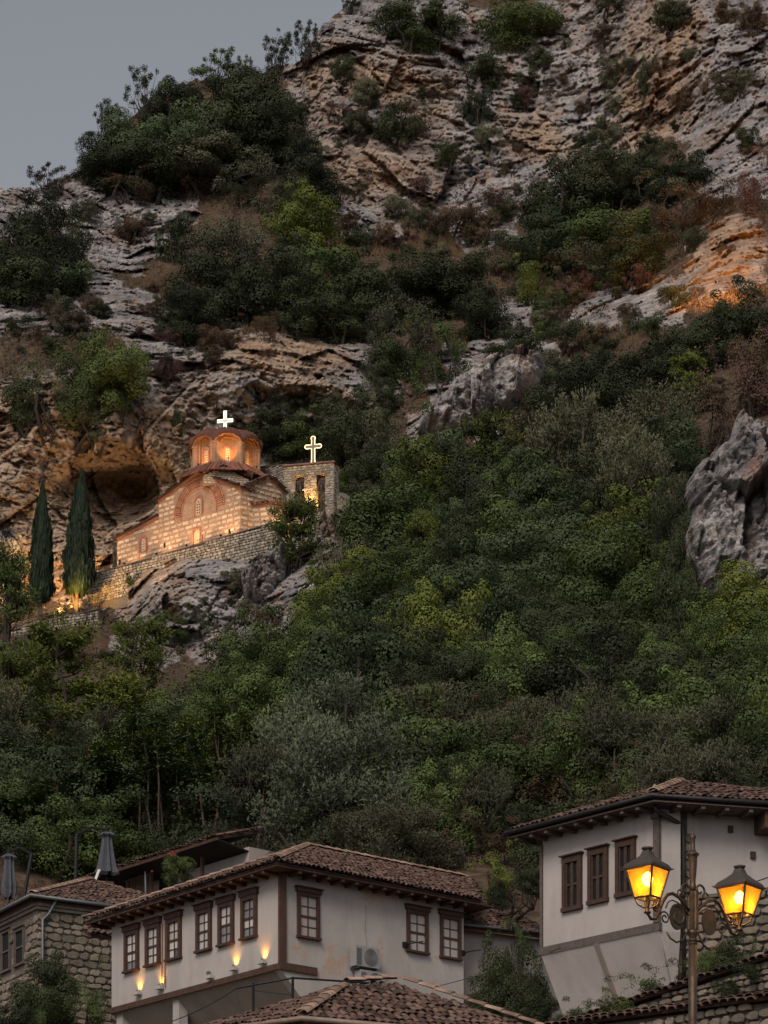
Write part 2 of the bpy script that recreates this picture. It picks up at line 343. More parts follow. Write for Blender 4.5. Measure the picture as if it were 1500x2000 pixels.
# ------------------------------------------------------------------ free-standing rocks
def rock_thing(poly, D, thick, label, seed, lean=0.0, group=None, name='boulder', rough=1., bev=.2):
    """a crag: its front a broken surface inside the outline, closed by sides and a back"""
    poly = np.array(poly, float); c = poly.mean(0); sc = D/F; size = min(np.ptp(poly[:,0]), np.ptp(poly[:,1])); st = max(1.3, size/110)
    gx = np.arange(poly[:,0].min()-6, poly[:,0].max()+7, st); gy = np.arange(poly[:,1].min()-6, poly[:,1].max()+7, st); U_, V_ = np.meshgrid(gx, gy); sh = U_.shape; u, v = U_.ravel(), V_.ravel()
    q = np.stack([u/22, v/22, u*0+seed], 1); jx, jy = u+5*fbm(q, 3, seed), v+5*fbm(q+7, 3, seed+1); n = len(poly); ins = np.zeros(len(u), bool); de = np.full(len(u), 1e9)
    for k in range(n):
        (ax, ay), (bx, by) = poly[k], poly[(k+1)%n]; ex, ey = bx-ax, by-ay
        t = np.clip(((jx-ax)*ex+(jy-ay)*ey)/(ex*ex+ey*ey), 0, 1); de = np.minimum(de, np.hypot(jx-ax-t*ex, jy-ay-t*ey))
        if by != ay: ins ^= ((ay > jy) != (by > jy)) & (jx < (bx-ax)*(jy-ay)/(by-ay)+ax)
    fm = float(np.clip(13/(size*sc), 1, 4.5)); w = size*bev; h = np.sqrt(np.maximum(0, 1-(1-np.minimum(1, de/w))**2)); cw = at(c[0], c[1], D)
    X_ = (u-c[0])*sc; Z_ = -(v-c[1])*sc; W_ = np.stack([X_+cw[0], np.full(len(u), D), Z_+cw[2]], 1)*fm; wp = fbm(W_/5, 3, seed+2)
    b1, b2, cv, ca = cellid(W_*np.array([.34,.34,.2])+.25*wp[:,None]+seed, seed+3); d1, d2, dv, da = cellid(W_*np.array([.9,.9,.6])+.3*wp[:,None], seed+9); f1_, f2_, fv, fa = cellid(W_*np.array([2.2,2.2,2.2])+.3*wp[:,None], seed+12)
    kk = 1.25*rough/fm**.85
    amt = kk*(.8*fbm(W_/5, 3, seed+1) + 1.6*(cv-.5)*h + 3.0*ca - .35*(1-sstep(0, .05, b2-b1)) + .7*(dv-.5) + 1.3*da - .12*(1-sstep(0, .07, d2-d1)) + .25*(fv-.5) + .45*fa + .2*fbm(W_/1.2, 4, seed+2, .65))
    Y_ = -h*thick - amt*np.minimum(1, h*1.3) + lean*Z_
    V3 = np.stack([X_*(1+(Y_/D)), Y_, Z_], 1); idx = np.arange(len(u)).reshape(sh); m = ins.reshape(sh); ok = m[:-1,:-1] & m[1:,:-1] & m[1:,1:] & m[:-1,1:]
    Fq = np.stack([idx[:-1,:-1][ok], idx[:-1,1:][ok], idx[1:,1:][ok], idx[1:,:-1][ok]], 1)[:, ::-1]
    E = np.concatenate([Fq[:,[a, (a+1)%4]] for a in range(4)]); key = np.sort(E, 1); ky = key[:,0]*len(u)+key[:,1]; _, inv, cnt = np.unique(ky, return_inverse=True, return_counts=True); B = E[cnt[inv] == 1]
    Vb = V3.copy(); Vb[:,1] = thick*1.3 + lean*Z_; Vb[:,[0,2]] *= .8; o_ = len(u)
    Fs = np.stack([B[:,1], B[:,0], B[:,0]+o_, B[:,1]+o_], 1); Fall = np.concatenate([Fq, Fs, Fq[:, ::-1]+o_]); used = np.unique(Fall); re_ = np.zeros(2*o_, int); re_[used] = np.arange(len(used))
    me = meshdata(name, np.concatenate([V3, Vb])[used], re_[Fall], M_BOULDER); o = place(name, me); o.location = cw; ORG[o] = cw
    return tag(o, label, 'rock', group)
rock_thing([(815,862),(822,835),(850,800),(880,770),(930,728),(975,704),(1030,698),(1062,712),(1068,760),(1045,800),(1010,830),(960,850),(930,880),(900,900),(850,890)], 236, 5, 'huge pale grey rock with ochre face, uphill of the belfry above the treetops', 3, .25, name='rock_outcrop', rough=.7)
rock_thing([(1433,830),(1442,808),(1452,812),(1470,838),(1492,850),(1510,880),(1560,870),(1640,900),(1640,1240),(1520,1260),(1400,1250),(1362,1215),(1340,1160),(1322,1085),(1338,1040),(1328,968),(1345,958),(1350,925),(1372,915),(1392,890),(1412,893),(1422,860)], 158, 5, 'tall blue grey rock tower rising from trees at the right edge', 8, .2, name='rock_outcrop', rough=.9, bev=.17)
for k, (pl, D, t, lb) in enumerate([
  ([(470,1130),(485,1105),(520,1085),(560,1070),(560,1130),(530,1190),(500,1200),(475,1170)], 218, 2.2, 'grey slab of rock just below the terrace wall beside the leaning tree'),
  ([(610,1085),(625,1010),(655,1005),(663,1070),(650,1085)], 224, 1.6, 'pale plastered looking rock pier under the belfry corner'),
  ([(0,1048),(25,1036),(45,1046),(40,1076),(10,1085),(-20,1075)], 232, 1.5, 'blue grey boulder against the ochre cliff at the left edge'),
  ([(1195,1480),(1215,1462),(1245,1470),(1255,1500),(1225,1515),(1200,1500)], 126, 1.2, 'half hidden grey boulder among bushes above the gabled house with lanterns'),
  ]): rock_thing(pl, D+t*.55, t*1.15, lb, 20+k*7, .25)
# ------------------------------------------------------------------ vegetation: prototypes share their meshes between copies
def leafmat(name, a, b, spread=.7):
    m, nt, p = newmat(name); t = N(nt, 'Attribute', attribute_name='tint'); oi = N(nt, 'ObjectInfo')
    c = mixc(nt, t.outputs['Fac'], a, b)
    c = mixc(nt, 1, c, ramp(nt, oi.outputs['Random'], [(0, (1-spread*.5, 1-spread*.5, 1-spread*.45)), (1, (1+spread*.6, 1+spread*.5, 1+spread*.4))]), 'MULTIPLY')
    nt.links.new(c, p.inputs['Base Color']); p.inputs['Roughness'].default_value = .7; p.inputs['Specular IOR Level'].default_value = .2
    return m
LM = dict(
 dark=leafmat('foliage_dark_green', (.017,.024,.012), (.047,.06,.025)), green=leafmat('foliage_green', (.032,.05,.017), (.092,.13,.038)),
 yellow=leafmat('foliage_yellow_green', (.048,.07,.013), (.135,.165,.032)), olive=leafmat('foliage_olive', (.055,.072,.042), (.145,.172,.108)),
 grey=leafmat('foliage_grey_green', (.046,.05,.03), (.105,.11,.066)), brown=leafmat('foliage_brown', (.042,.03,.02), (.115,.078,.045)),
 red=leafmat('foliage_reddish', (.045,.027,.023), (.105,.06,.05)), bright=leafmat('foliage_bright_green', (.055,.085,.02), (.13,.17,.04)),
 teal=leafmat('foliage_cool_green', (.028,.045,.022), (.078,.11,.048)), cypress=leafmat('foliage_cypress', (.010,.02,.011), (.028,.046,.022), .2))
M_BARK = simple('bark', (.085,.065,.052), .95, .4, 5, .5); M_BARKD = simple('bark_dark', (.04,.032,.027), .95, .4, 5, .5)

def leaves(C, Nn, size, aspect, tint, rng, roll=None):
    """diamond leaves at C facing Nn"""
    n = len(C); r = rng.normal(size=(n,3)) if roll is None else roll
    a = r - Nn*(r*Nn).sum(1, keepdims=True); a /= np.linalg.norm(a, axis=1, keepdims=True)+1e-9; b = np.cross(Nn, a)
    L = (size*(.65+.7*rng.random(n)))[:,None]; Wd = L*aspect
    V = np.stack([C-a*L*.5, C+b*Wd*.5+a*L*.08+Nn*L*.06, C+a*L*.5, C-b*Wd*.5+a*L*.08+Nn*L*.06], 1).reshape(-1,3)
    return V, np.arange(4*n).reshape(-1,4), np.repeat(tint, 4)
def unit(n, rng): v = rng.normal(size=(n,3)); return v/np.linalg.norm(v, axis=1, keepdims=True)
def crown_mesh(name, lobes, n, leaf, rng, aspect=.62, up=.25, shell=.55, jit=.27, hole=0):
    lobes = np.array(lobes, float); w = lobes[:,3]**2; k = rng.choice(len(lobes), n, p=w/w.sum())
    d = unit(n, rng); d[:,2] += up; d /= np.linalg.norm(d, axis=1, keepdims=True)
    rr = shell + (1-shell)*rng.random(n)**.6; C = lobes[k,:3] + d*(lobes[k,3]*rr)[:,None]*np.array([1,1,.85])
    if hole:
        keep = vnoise(C*hole, int(hole*7)) > -.18; C, d, k, rr = C[keep], d[keep], k[keep], rr[keep]; n = len(C)
    Nn = d + unit(n, rng)*jit*1.2; Nn /= np.linalg.norm(Nn, axis=1, keepdims=True)
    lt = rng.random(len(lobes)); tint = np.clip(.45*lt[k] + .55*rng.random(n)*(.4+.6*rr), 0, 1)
    V, Fc, t = leaves(C, Nn, np.full(n, leaf), aspect, tint, rng)
    me = meshdata(name, V, Fc); attr(me, 'tint', t); me.materials.append(LM['green']); return me
def branch_mesh(name, paths, mat):
    m = MB()
    for pts, rr in paths: m.tube(pts, rr, 5)
    return meshdata(name, m.v, m.f, mat, True)
def bend(a, b, k, rng, sag=.1):
    a, b = np.array(a), np.array(b); return [a + (b-a)*t + (rng.normal(size=3)*sag*np.linalg.norm(b-a) if 0 < t < 1 else 0) for t in np.linspace(0, 1, k)]
PROTO = {}
def proto(kind, crown, trunk):
    v = np.zeros(len(crown.vertices)*3, np.float32); crown.vertices.foreach_get('co', v); v = v.reshape(-1,3)
    lo, hi = np.percentile(v[:,2], (1, 99.3)); rr = np.percentile(np.abs(v[:,:2]), 98.5)
    if kind in ('pine', 'cypress', 'ailanthus', 'sparse'): lo = 0
    for me in (crown, trunk):
        w = np.zeros(len(me.vertices)*3, np.float32); me.vertices.foreach_get('co', w); w = w.reshape(-1,3); w[:,:2] /= rr; w[:,2] = (w[:,2]-lo)*2/(hi-lo); me.vertices.foreach_set('co', w.ravel()); me.update()
    PROTO.setdefault(kind, []).append((crown, trunk))
def bush(kind, sd, nl, n, leaf, hole=0, flat=1., spiky=0):
    rng = np.random.default_rng(sd); lobes = []
    for i in range(nl):
        d = unit(1, rng)[0]; r = rng.random()**.45; z = .95 + d[2]*r*.72*flat
        x, y = d[0]*r*.74, d[1]*r*.74; q = rng.uniform(.2, .40)*(1.05 if i < nl*.3 else .8); lobes.append((x, y, max(.18, z), q))
    for i in range(spiky):
        t = rng.random()*6.28; r = rng.random()**.5*.7; lobes.append((math.cos(t)*r, math.sin(t)*r, 1.35+.5*(1-r)+rng.random()*.2, rng.uniform(.1,.17)))
    cr = crown_mesh('foliage', lobes, n, leaf, rng, hole=hole)
    tp = []
    for i in range(5):
        L = lobes[rng.integers(nl)]; tp.append((bend((rng.normal()*.05, rng.normal()*.05, -.25), L[:3], 4, rng), [.05,.04,.028,.012]))
    proto(kind, cr, branch_mesh('stem', tp, M_BARKD))
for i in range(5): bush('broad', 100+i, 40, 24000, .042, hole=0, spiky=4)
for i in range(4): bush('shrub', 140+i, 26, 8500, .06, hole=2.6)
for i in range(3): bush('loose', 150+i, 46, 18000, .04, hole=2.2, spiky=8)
def sparse(sd):
    rng = np.random.default_rng(sd); lobes = []; tp = []
    for i in range(34):
        t = rng.random()*6.28; r = rng.random()**.5*.9; z = .5+rng.random()*1.35*(1-.35*r); p = (math.cos(t)*r, math.sin(t)*r, z)
        lobes.append((*p, rng.uniform(.10,.2))); tp.append((bend((0,0,-.2), p, 5, rng, .07), [.03,.022,.014,.009,.004]))
    proto('sparse', crown_mesh('foliage', lobes, 4200, .058, rng, .55, 0, .05, .9), branch_mesh('stem', tp, M_BARKD))
for i in range(3): sparse(170+i)
def olive(sd):
    rng = np.random.default_rng(sd); C = []; Nn = []; A = []; T_ = []
    lobes = []
    for i in range(34):
        d = unit(1, rng)[0]; r = rng.random()**.4; lobes.append((d[0]*r*.75, d[1]*r*.75, .95+d[2]*r*.7, rng.uniform(.2,.34)))
    for L in lobes:
        lt = rng.random()
        for j in range(40):
            d = unit(1, rng)[0]; d[2] = abs(d[2])*.9+.1; d /= np.linalg.norm(d); b = np.array(L[:3]) + d*L[3]*.45; tip = d + np.array([0,0,.55]); tip /= np.linalg.norm(tip)
            m = 17; t = rng.random(m); C.append(b + tip*(t*L[3]*.95)[:,None] + rng.normal(size=(m,3))*.022)
            nn = unit(m, rng); Nn.append(nn); A.append(tip + rng.normal(size=(m,3))*.45); T_.append(np.clip(.35*lt+.3*t+.4*rng.random(m), 0, 1))
    C, Nn, A, T_ = map(np.concatenate, (C, Nn, A, T_))
    V, Fc, t = leaves(C, Nn, np.full(len(C), .052), .3, T_, rng, A); me = meshdata('foliage', V, Fc); attr(me, 'tint', t); me.materials.append(LM['olive'])
    tp = [(bend((rng.normal()*.04, rng.normal()*.04, -.2), L[:3], 4, rng), [.07,.05,.03,.01]) for L in lobes[:7]]
    proto('olive', me, branch_mesh('trunk', tp, M_BARK))
for i in range(3): olive(190+i)
def pine(sd):      # bare forked trunk, airy tufted crown on top
    rng = np.random.default_rng(sd); tp = []; lobes = []; tops = []
    for i in range(3 if sd % 2 else 2): tops.append(np.array([rng.normal()*.22, rng.normal()*.22, 1.75+rng.random()*.1]))
    for tpx in tops:
        pts = bend((0,0,-.2), tpx, 7, rng, .02); tp.append((pts, np.linspace(.05,.012,7)))
        for j in range(14):
            t = rng.uniform(.38, 1); b = np.array(pts[min(6, int(t*6))]); an = rng.random()*6.28; ln = rng.uniform(.3,.75)*(1.15-t*.62)
            e = b + np.array([math.cos(an)*ln, math.sin(an)*ln, .12+.25*rng.random()]); tp.append((bend(b, e, 4, rng, .06), [.018,.013,.009,.004]))
            lobes.append((*e, rng.uniform(.12,.24))); lobes.append((*(b*.4+e*.6+(0,0,.06)), rng.uniform(.1,.18)))
        lobes.append((*tpx, .26))
    lobes = np.array(lobes); n = 7500; k = rng.integers(0, len(lobes), n); d = unit(n, rng); d[:,2] = d[:,2]*.8+.25
    C = lobes[k,:3] + d*(lobes[k,3]*(.35+.65*rng.random(n)))[:,None]; Nn = unit(n, rng); lt = rng.random(len(lobes))
    V, Fc, t = leaves(C, Nn, np.full(n, .075), .28, np.clip(.3*lt[k]+.45*rng.random(n)+.35*(d[:,2]), 0, 1), rng, d+rng.normal(size=(n,3))*.3)
    me = meshdata('crown', V, Fc); attr(me, 'tint', t); me.materials.append(LM['yellow']); proto('pine', me, branch_mesh('trunk', tp, M_BARKD))
for i in range(4): pine(210+i)
def cypress(sd, lean):
    rng = np.random.default_rng(sd); n = 16000; z = .11+.89*rng.random(n)**.95; prof = np.interp(z, [.1,.13,.2,.32,.5,.7,.87,1], [.3,.75,.97,1,.85,.62,.36,.05])
    t = rng.random(n)*6.28; wob = 1+.62*fbm(np.stack([np.cos(t)*2.2, np.sin(t)*2.2, z*11], 1), 3, sd); r = prof*wob*(.55+.45*rng.random(n)**.45)
    C = np.stack([np.cos(t)*r + lean*z, np.sin(t)*r, z*2], 1); up = np.stack([np.cos(t)*.5, np.sin(t)*.5, np.full(n, 1.)], 1)+rng.normal(size=(n,3))*.35
    Nn = np.stack([np.cos(t), np.sin(t), np.full(n,.15)], 1)+rng.normal(size=(n,3))*.5; Nn /= np.linalg.norm(Nn, axis=1, keepdims=True)
    V, Fc, tt = leaves(C*np.array([1,1,1.]), Nn, np.full(n, .15), .4, rng.random(n), rng, up); me = meshdata('crown', V, Fc); attr(me, 'tint', tt); me.materials.append(LM['cypress'])
    proto('cypress', me, branch_mesh('trunk', [([(0,0,-.25),(0,0,.2),(lean*.3,0,.7),(lean*.8,0,1.6)], [.14,.13,.1,.03]), ([(0,0,-.1),(-.22,0,.12),(-.5,.05,.32)], [.1,.07,.03])], M_BARK))
cypress(231, .15); cypress(232, .35)
def ailanthus(sd):   # bare poles with umbrellas of long feathered fronds
    rng = np.random.default_rng(sd); C = []; Nn = []; A = []; T_ = []; tp = []
    for i in range(11):
        an = rng.random()*6.28; r = rng.random()**.5*.8; top = np.array([math.cos(an)*r, math.sin(an)*r, rng.uniform(.9,1.75)]); tp.append((bend((top[0]*.5, top[1]*.5, -.3), top, 5, rng, .03), [.03,.026,.02,.016,.01]))
        for lev in range(3):
            for j in range(11):
                a = rng.random()*6.28; ln = rng.uniform(.26,.44); b = top - np.array([0,0,lev*.12*rng.random()*2]); dirn = np.array([math.cos(a), math.sin(a), 0]); side = np.array([-dirn[1], dirn[0], 0])
                for q in np.linspace(.15, 1, 11):
                    p = b + dirn*ln*q + np.array([0,0,.16*q-.30*q*q])
                    for sg in (-1, 1):
                        C.append(p+side*sg*.035); A.append(side*sg+dirn*.4+np.array([0,0,-.3])); Nn.append(np.array([0,0,1.])+rng.normal(size=3)*.3); T_.append(np.clip(.5*q*rng.random()+.5*rng.random(), 0, 1))
    C, Nn, A, T_ = map(np.array, (C, Nn, A, T_)); Nn /= np.linalg.norm(Nn, axis=1, keepdims=True)
    V, Fc, t = leaves(C, Nn, np.full(len(C), .08), .42, T_, rng, A); me = meshdata('foliage', V, Fc); attr(me, 'tint', t); me.materials.append(LM['bright'])
    proto('ailanthus', me, branch_mesh('trunk', tp, M_BARK))
for i in range(3): ailanthus(250+i)

NAMES = dict(broad='broadleaf_bush', shrub='shrub', loose='loose_bush', sparse='sapling', olive='olive_tree', pine='pine_tree', cypress='cypress_tree', ailanthus='feathery_tree')
CATS = dict(broad='bush', shrub='shrub', loose='bush', sparse='small tree', olive='olive tree', pine='pine', cypress='cypress', ailanthus='tree')
_cnt = {}
def plant(kind, cx, top, w, h, mat, label=None, D=None, group=None, var=None, sink=.08, yaw=None, depth=1.0, name=None, cat=None):
    """a plant whose crown spans w x h photograph pixels, its foot on the hillside at (cx, top + h)"""
    _cnt[kind] = _cnt.get(kind, -1)+1; cr, tr = PROTO[kind][(_cnt[kind] if var is None else var) % len(PROTO[kind])]
    if D is None: D = surf(cx, min(top+h, 1712))
    p = at(cx, top+h, D); r = w/2*D/F; hh = h*D/F
    e = empty(name or NAMES[kind], (p[0], p[1], p[2]-sink*hh), label, cat or CATS[kind], group)
    e.rotation_euler = (0, 0, random.random()*6.28 if yaw is None else yaw); e.scale = (r, r*depth, hh*(1+sink)/2)
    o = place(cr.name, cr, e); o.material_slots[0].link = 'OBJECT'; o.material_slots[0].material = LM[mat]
    place(tr.name, tr, e); return e
G = None
def P_(kind, cx, top, w, h, mat, label, **k): return plant(kind, cx, top, w, h, mat, label, **k)
for a in [
 ('sparse',283,136,85,95,'dark','airy sapling against the sky, tallest on the left part of the ridge'),('sparse',210,200,60,80,'dark','thin sapling leaning out from the lower left ridge against the sky'),
 ('sparse',425,98,95,75,'green','rounded small tree on the ridge crest halfway up the skyline'),('sparse',540,68,75,75,'dark','open sapling on the ridge just left of the high cliff'),('sparse',597,46,66,70,'dark','see through sapling touching the left edge of the high cliff'),
 ('sparse',98,322,80,60,'brown','straggly small tree on the low skyline at the left'),('sparse',682,-12,44,40,'dark','tiny sapling at the very top of the cliff edge'),('sparse',478,112,44,45,'grey','low thin sapling between the ridge crest trees'),
 ('broad',195,268,120,100,'dark','dark bush at the left end of the ridge thicket'),('broad',262,222,150,150,'teal','cool green bush in the ridge thicket below the tallest sapling'),('broad',345,196,170,160,'teal','large rounded bush in the middle of the ridge thicket'),
 ('broad',440,165,190,180,'dark','large dark bush under the rounded crest tree'),('broad',530,150,170,180,'dark','deep dark bush in the gully against the high cliff'),('broad',300,268,170,110,'dark','dark bush on the lower front of the ridge thicket'),
 ('broad',405,265,190,110,'grey','grey green bush on the lower front of the ridge thicket'),('loose',350,320,150,70,'brown','brownish bush hanging over the bedded rock under the ridge'),('broad',500,255,150,90,'dark','dark bush at the lower right of the ridge thicket'),
 ('broad',345,165,130,110,'dark','dark bush cresting the ridge right of the tallest sapling'),('broad',475,140,140,110,'dark','dark bush cresting the ridge behind the rounded small tree'),('broad',395,215,150,110,'green','green bush filling the middle of the ridge thicket'),('broad',560,210,110,130,'dark','dark bush wedged in the gully below the cliff edge saplings'),('broad',480,210,150,120,'dark','dark bush behind the lower right of the ridge thicket'),('broad',235,265,110,90,'dark','dark bush under the left end saplings of the ridge'),
 ('loose',250,335,100,60,'brown','brownish shrub over the pale bedded rock at the ridge foot'),('loose',470,330,110,70,'dark','dark bush between the ridge and the central thicket'),
 ('broad',70,385,170,190,'dark','big dark bush on the left edge under the low skyline'),('broad',22,440,140,150,'dark','dark bush cut by the left frame edge high on the slope'),('broad',125,420,100,120,'dark','dark upright bush beside the bedded pale rock'),
 ('shrub',55,520,130,80,'dark','green shrub at the left edge above the lower rock shelf'),('shrub',140,510,110,70,'teal','small green shrub on the grassy ledge at the left'),('shrub',340,425,90,90,'dark','dark shrub in the middle of the pale bedded rock'),
 ('loose',520,310,150,110,'grey','grey green bush beside the foot of the high cliff'),('broad',605,295,115,110,'dark','dark round bush at the left foot of the upper cliff'),('loose',462,385,190,160,'grey','tall grey olive bush in the central thicket'),
 ('broad',585,370,140,130,'yellow','yellow green bush at the top of the central thicket'),('broad',425,480,180,160,'dark','dark bush filling the left side of the central thicket'),('broad',540,470,160,170,'dark','dark bush at the heart of the central thicket'),
 ('loose',470,545,120,90,'grey','grey rounded bush over the cliff edge above the church'),('broad',640,478,190,150,'green','green bush crowning the middle of the central thicket'),('broad',715,510,150,140,'dark','dark bush right of centre in the central thicket'),
 ('broad',590,545,150,115,'dark','dark bush overhanging the smooth cliff face'),('broad',665,570,170,100,'dark','dark overhanging bush above the cliff at its right end'),('broad',875,490,180,130,'dark','very dark bush below the dry grass slope'),
 ('broad',800,505,140,120,'dark','dark bush between the thicket and the dry grass'),('loose',785,570,150,150,'grey','grey green tree on the slope right of the smooth cliff'),('loose',850,620,140,140,'green','green bush above the huge pale rock'),
 ('broad',765,650,110,110,'dark','dark bush in the notch right of the smooth cliff'),('broad',375,560,130,110,'dark','dark bush above the left part of the church cliff'),('shrub',348,610,80,60,'dark','small dark bush hanging above the church cliff at the left'),
 ('broad',800,0,140,95,'green','green bush on the high cliff near the top edge'),('shrub',870,5,90,70,'dark','dark shrub beside the green bush near the top edge'),('broad',1010,-15,150,110,'green','green bush hanging from the cliff top in the middle'),
 ('shrub',950,85,90,90,'dark','dark shrub below the hanging green bush on the cliff'),('shrub',930,170,60,75,'dark','small dark shrub in a crack of the upper cliff'),('shrub',778,205,100,85,'dark','dark round shrub on the ochre bedded cliff'),
 ('shrub',690,222,65,50,'grey','small grey shrub on the left part of the bedded cliff'),('loose',1195,-20,110,45,'dark','dark bush fringe at the cliff top right of centre'),('shrub',1440,130,100,60,'grey','grey shrub on the cliff near the upper right edge'),
 ('shrub',1265,110,40,80,'dark','dark ivy like shrub in the vertical cleft of the cliff'),('loose',1000,280,80,60,'brown','brown shrub on the bedded cliff at centre right'),('shrub',670,110,60,50,'dark','dark tuft near the left edge of the high cliff'),
 ('broad',1185,290,170,130,'dark','dark bush topping the upper right thicket'),('broad',1105,330,160,130,'dark','dark bush on the left of the upper right thicket'),('broad',1270,285,120,100,'dark','dark bush below the overhang at the upper right'),
 ('loose',1300,345,140,110,'grey','grey bush on the right of the upper right thicket'),('broad',1075,425,160,120,'teal','cool green bush at the lower left of the upper right thicket'),('broad',1190,400,180,130,'green','green bush at the front of the upper right thicket'),
 ('loose',1045,500,130,90,'yellow','yellow green bush under the upper right thicket'),('broad',1240,440,150,110,'dark','dark bush low in the upper right thicket'),('loose',1345,375,140,90,'brown','brownish bush above the orange lit rock'),
 ('loose',925,375,150,100,'brown','dull brown bush at the right foot of the bedded cliff'),('loose',990,440,120,90,'grey','grey bush right of the dry grass slope'),('loose',1490,290,100,130,'red','reddish bush at the right edge on the cliff'),
 ('broad',1325,300,120,90,'dark','dark bush under the cliff overhang left of the reddish bush'),('loose',1395,365,120,80,'brown','brownish shrub on the earth slope above the orange lit rock'),('loose',1330,420,110,80,'dark','dark bush at the left side of the orange lit rock'),('loose',1150,480,140,90,'grey','grey bush at the lower edge of the upper right thicket'),('broad',955,560,120,100,'dark','dark bush right of the very dark bush below the dry grass'),('loose',1130,600,130,90,'dark','dark bush in the middle of the slope above the huge rock'),('broad',1020,650,130,80,'dark','dark bush growing on top of the huge pale rock'),
 ('broad',1450,560,160,140,'dark','dark bush under the orange lit rock at the right edge'),('broad',1345,630,140,120,'dark','dark bush on the slope left of the reddish thicket'),('broad',1260,660,160,140,'dark','dark spreading bush above the mid slope trees'),
 ('broad',1165,695,160,150,'dark','dark bush right of the huge pale rock'),('broad',1075,735,140,140,'dark','dark bush against the right side of the huge pale rock'),('pine',1345,690,110,130,'yellow','yellow green rounded pine below the reddish thicket'),
 ('loose',1445,640,190,190,'red','big reddish brown bush at the right above the rock tower'),('loose',1500,600,150,200,'brown','brown bush cut by the right edge above the rock tower'),('olive',1300,770,190,170,'grey','grey green spreading tree left of the rock tower top'),
 ('loose',1405,770,150,120,'brown','brownish bush directly behind the rock tower top'),
 ('broad',545,785,120,110,'dark','dark bush right behind the church dome'),('broad',605,800,110,100,'green','green bush just left of the belfry cross'),('broad',690,775,130,130,'dark','dark bush behind and right of the belfry cross'),
 ('loose',765,770,130,120,'grey','grey green bush on the slope right of the belfry'),('broad',720,850,120,120,'dark','dark bush close to the right side of the belfry'),('loose',655,770,90,80,'grey','grey bush under the smooth cliff above the belfry'),
 ('loose',90,690,120,130,'grey','grey green bush on the left cliff over the cypresses'),('broad',155,675,130,150,'green','green bush in the middle of the clump on the left cliff'),('broad',225,650,140,140,'green','highest green bush of the clump on the left cliff'),
 ('shrub',55,750,90,80,'dark','dark shrub hanging low on the left cliff'),('shrub',348,795,26,55,'dark','small dark ivy tuft in the cleft left of the dome'),('shrub',190,800,90,60,'grey','grey shrub under the clump on the left cliff'),
 ('pine',963,815,130,190,'yellow','slim pine with rounded crown below the huge pale rock'),('pine',828,1000,80,150,'yellow','small upright pine in the woods right of the belfry'),
 ('broad',830,875,190,170,'yellow','yellow green tree at the top of the woods right of the belfry'),('loose',725,930,160,170,'grey','grey green tree beside the belfry wall'),('olive',1155,785,220,260,'grey','tall grey green tree in the middle of the upper woods'),
 ('broad',1090,890,200,190,'teal','cool green tree at the left of the tall grey one'),('olive',1230,880,210,200,'grey','broad grey green tree left of the rock tower'),('broad',1010,880,150,170,'green','green tree right of the slim pine'),
 ('broad',1000,985,220,190,'green','wide green tree in the middle of the woods'),('broad',1290,950,120,200,'dark','dark tree against the left side of the rock tower'),
 ('broad',730,1085,160,130,'yellow','bright yellow green tree below the belfry'),('broad',650,1120,140,130,'yellow','yellow green bush at the foot of the crag below the belfry'),('broad',865,1130,210,230,'yellow','large yellow green tree in the centre of the woods'),
 ('broad',650,1195,190,200,'green','green tree left of the central yellow one'),('broad',485,1215,170,180,'dark','very dark tree right of the crag foot'),('broad',760,1230,180,170,'dark','dark hollow tree below the central yellow one'),
 ('pine',270,1212,120,170,'yellow','small bright pine standing before the crag'),('pine',118,1225,210,240,'yellow','largest pine at the left below the terrace'),('pine',40,1270,150,230,'yellow','pine at the left edge below the terrace'),
 ('pine',228,1310,170,170,'yellow','bushy bright pine below the crag'),('pine',10,1070,130,200,'green','pine in front of the lower terrace wall at the left edge'),
 
 ('olive',585,1385,230,240,'olive','silvery olive tree left of the central olive'),('olive',690,1335,230,190,'olive','topmost silvery olive tree under the dark woods'),('olive',690,1420,320,250,'olive','biggest silvery olive tree, in the middle above the white house'),
 ('olive',520,1470,220,200,'grey','olive tree left of the biggest olive, over the back roof'),('olive',850,1350,210,160,'grey','dull grey bush right of the topmost olive'),('loose',880,1400,220,180,'brown','brown tinged bush right of the biggest olive'),
 ('loose',950,1370,120,120,'brown','brownish dry bush above the dark woods by the right house'),('olive',1390,1380,240,200,'grey','grey green olive above the right house roof'),('olive',1220,1400,230,180,'grey','grey green bush left of the right roof peak'),
 ('ailanthus',390,1395,120,150,'bright','bright feathery tree, left one of the two tall ones'),('ailanthus',450,1390,120,170,'bright','bright feathery tree, right one of the two tall ones'),('ailanthus',250,1440,150,140,'bright','bright feathery tree left of the two tall ones'),
 ('ailanthus',130,1480,210,160,'green','feathery green thicket at the left below the pines'),('ailanthus',60,1540,190,140,'green','feathery green thicket in the left corner above the stone house'),('ailanthus',310,1480,150,140,'bright','feathery tree in front of the two tall ones'),
 ('loose',405,1580,70,80,'yellow','small yellow green bush above the end of the back roof'),
 ]: P_(*a)
plant('broad',1325,1060,100,190,'dark','dark tree pressed against the left flank of the rock tower',D=154.5,sink=.3); plant('broad',1395,1165,170,130,'green','green tree at the foot of the rock tower',D=152,sink=.3); plant('loose',1480,1140,160,150,'grey','grey bush at the foot of the rock tower by the right edge',D=152,sink=.3)
plant('broad',1316,935,95,200,'dark','dark upright tree hiding the left edge of the rock tower',D=157,sink=.3); plant('loose',1345,1060,80,120,'green','small green tree leaning on the left side of the rock tower',D=154,sink=.3)
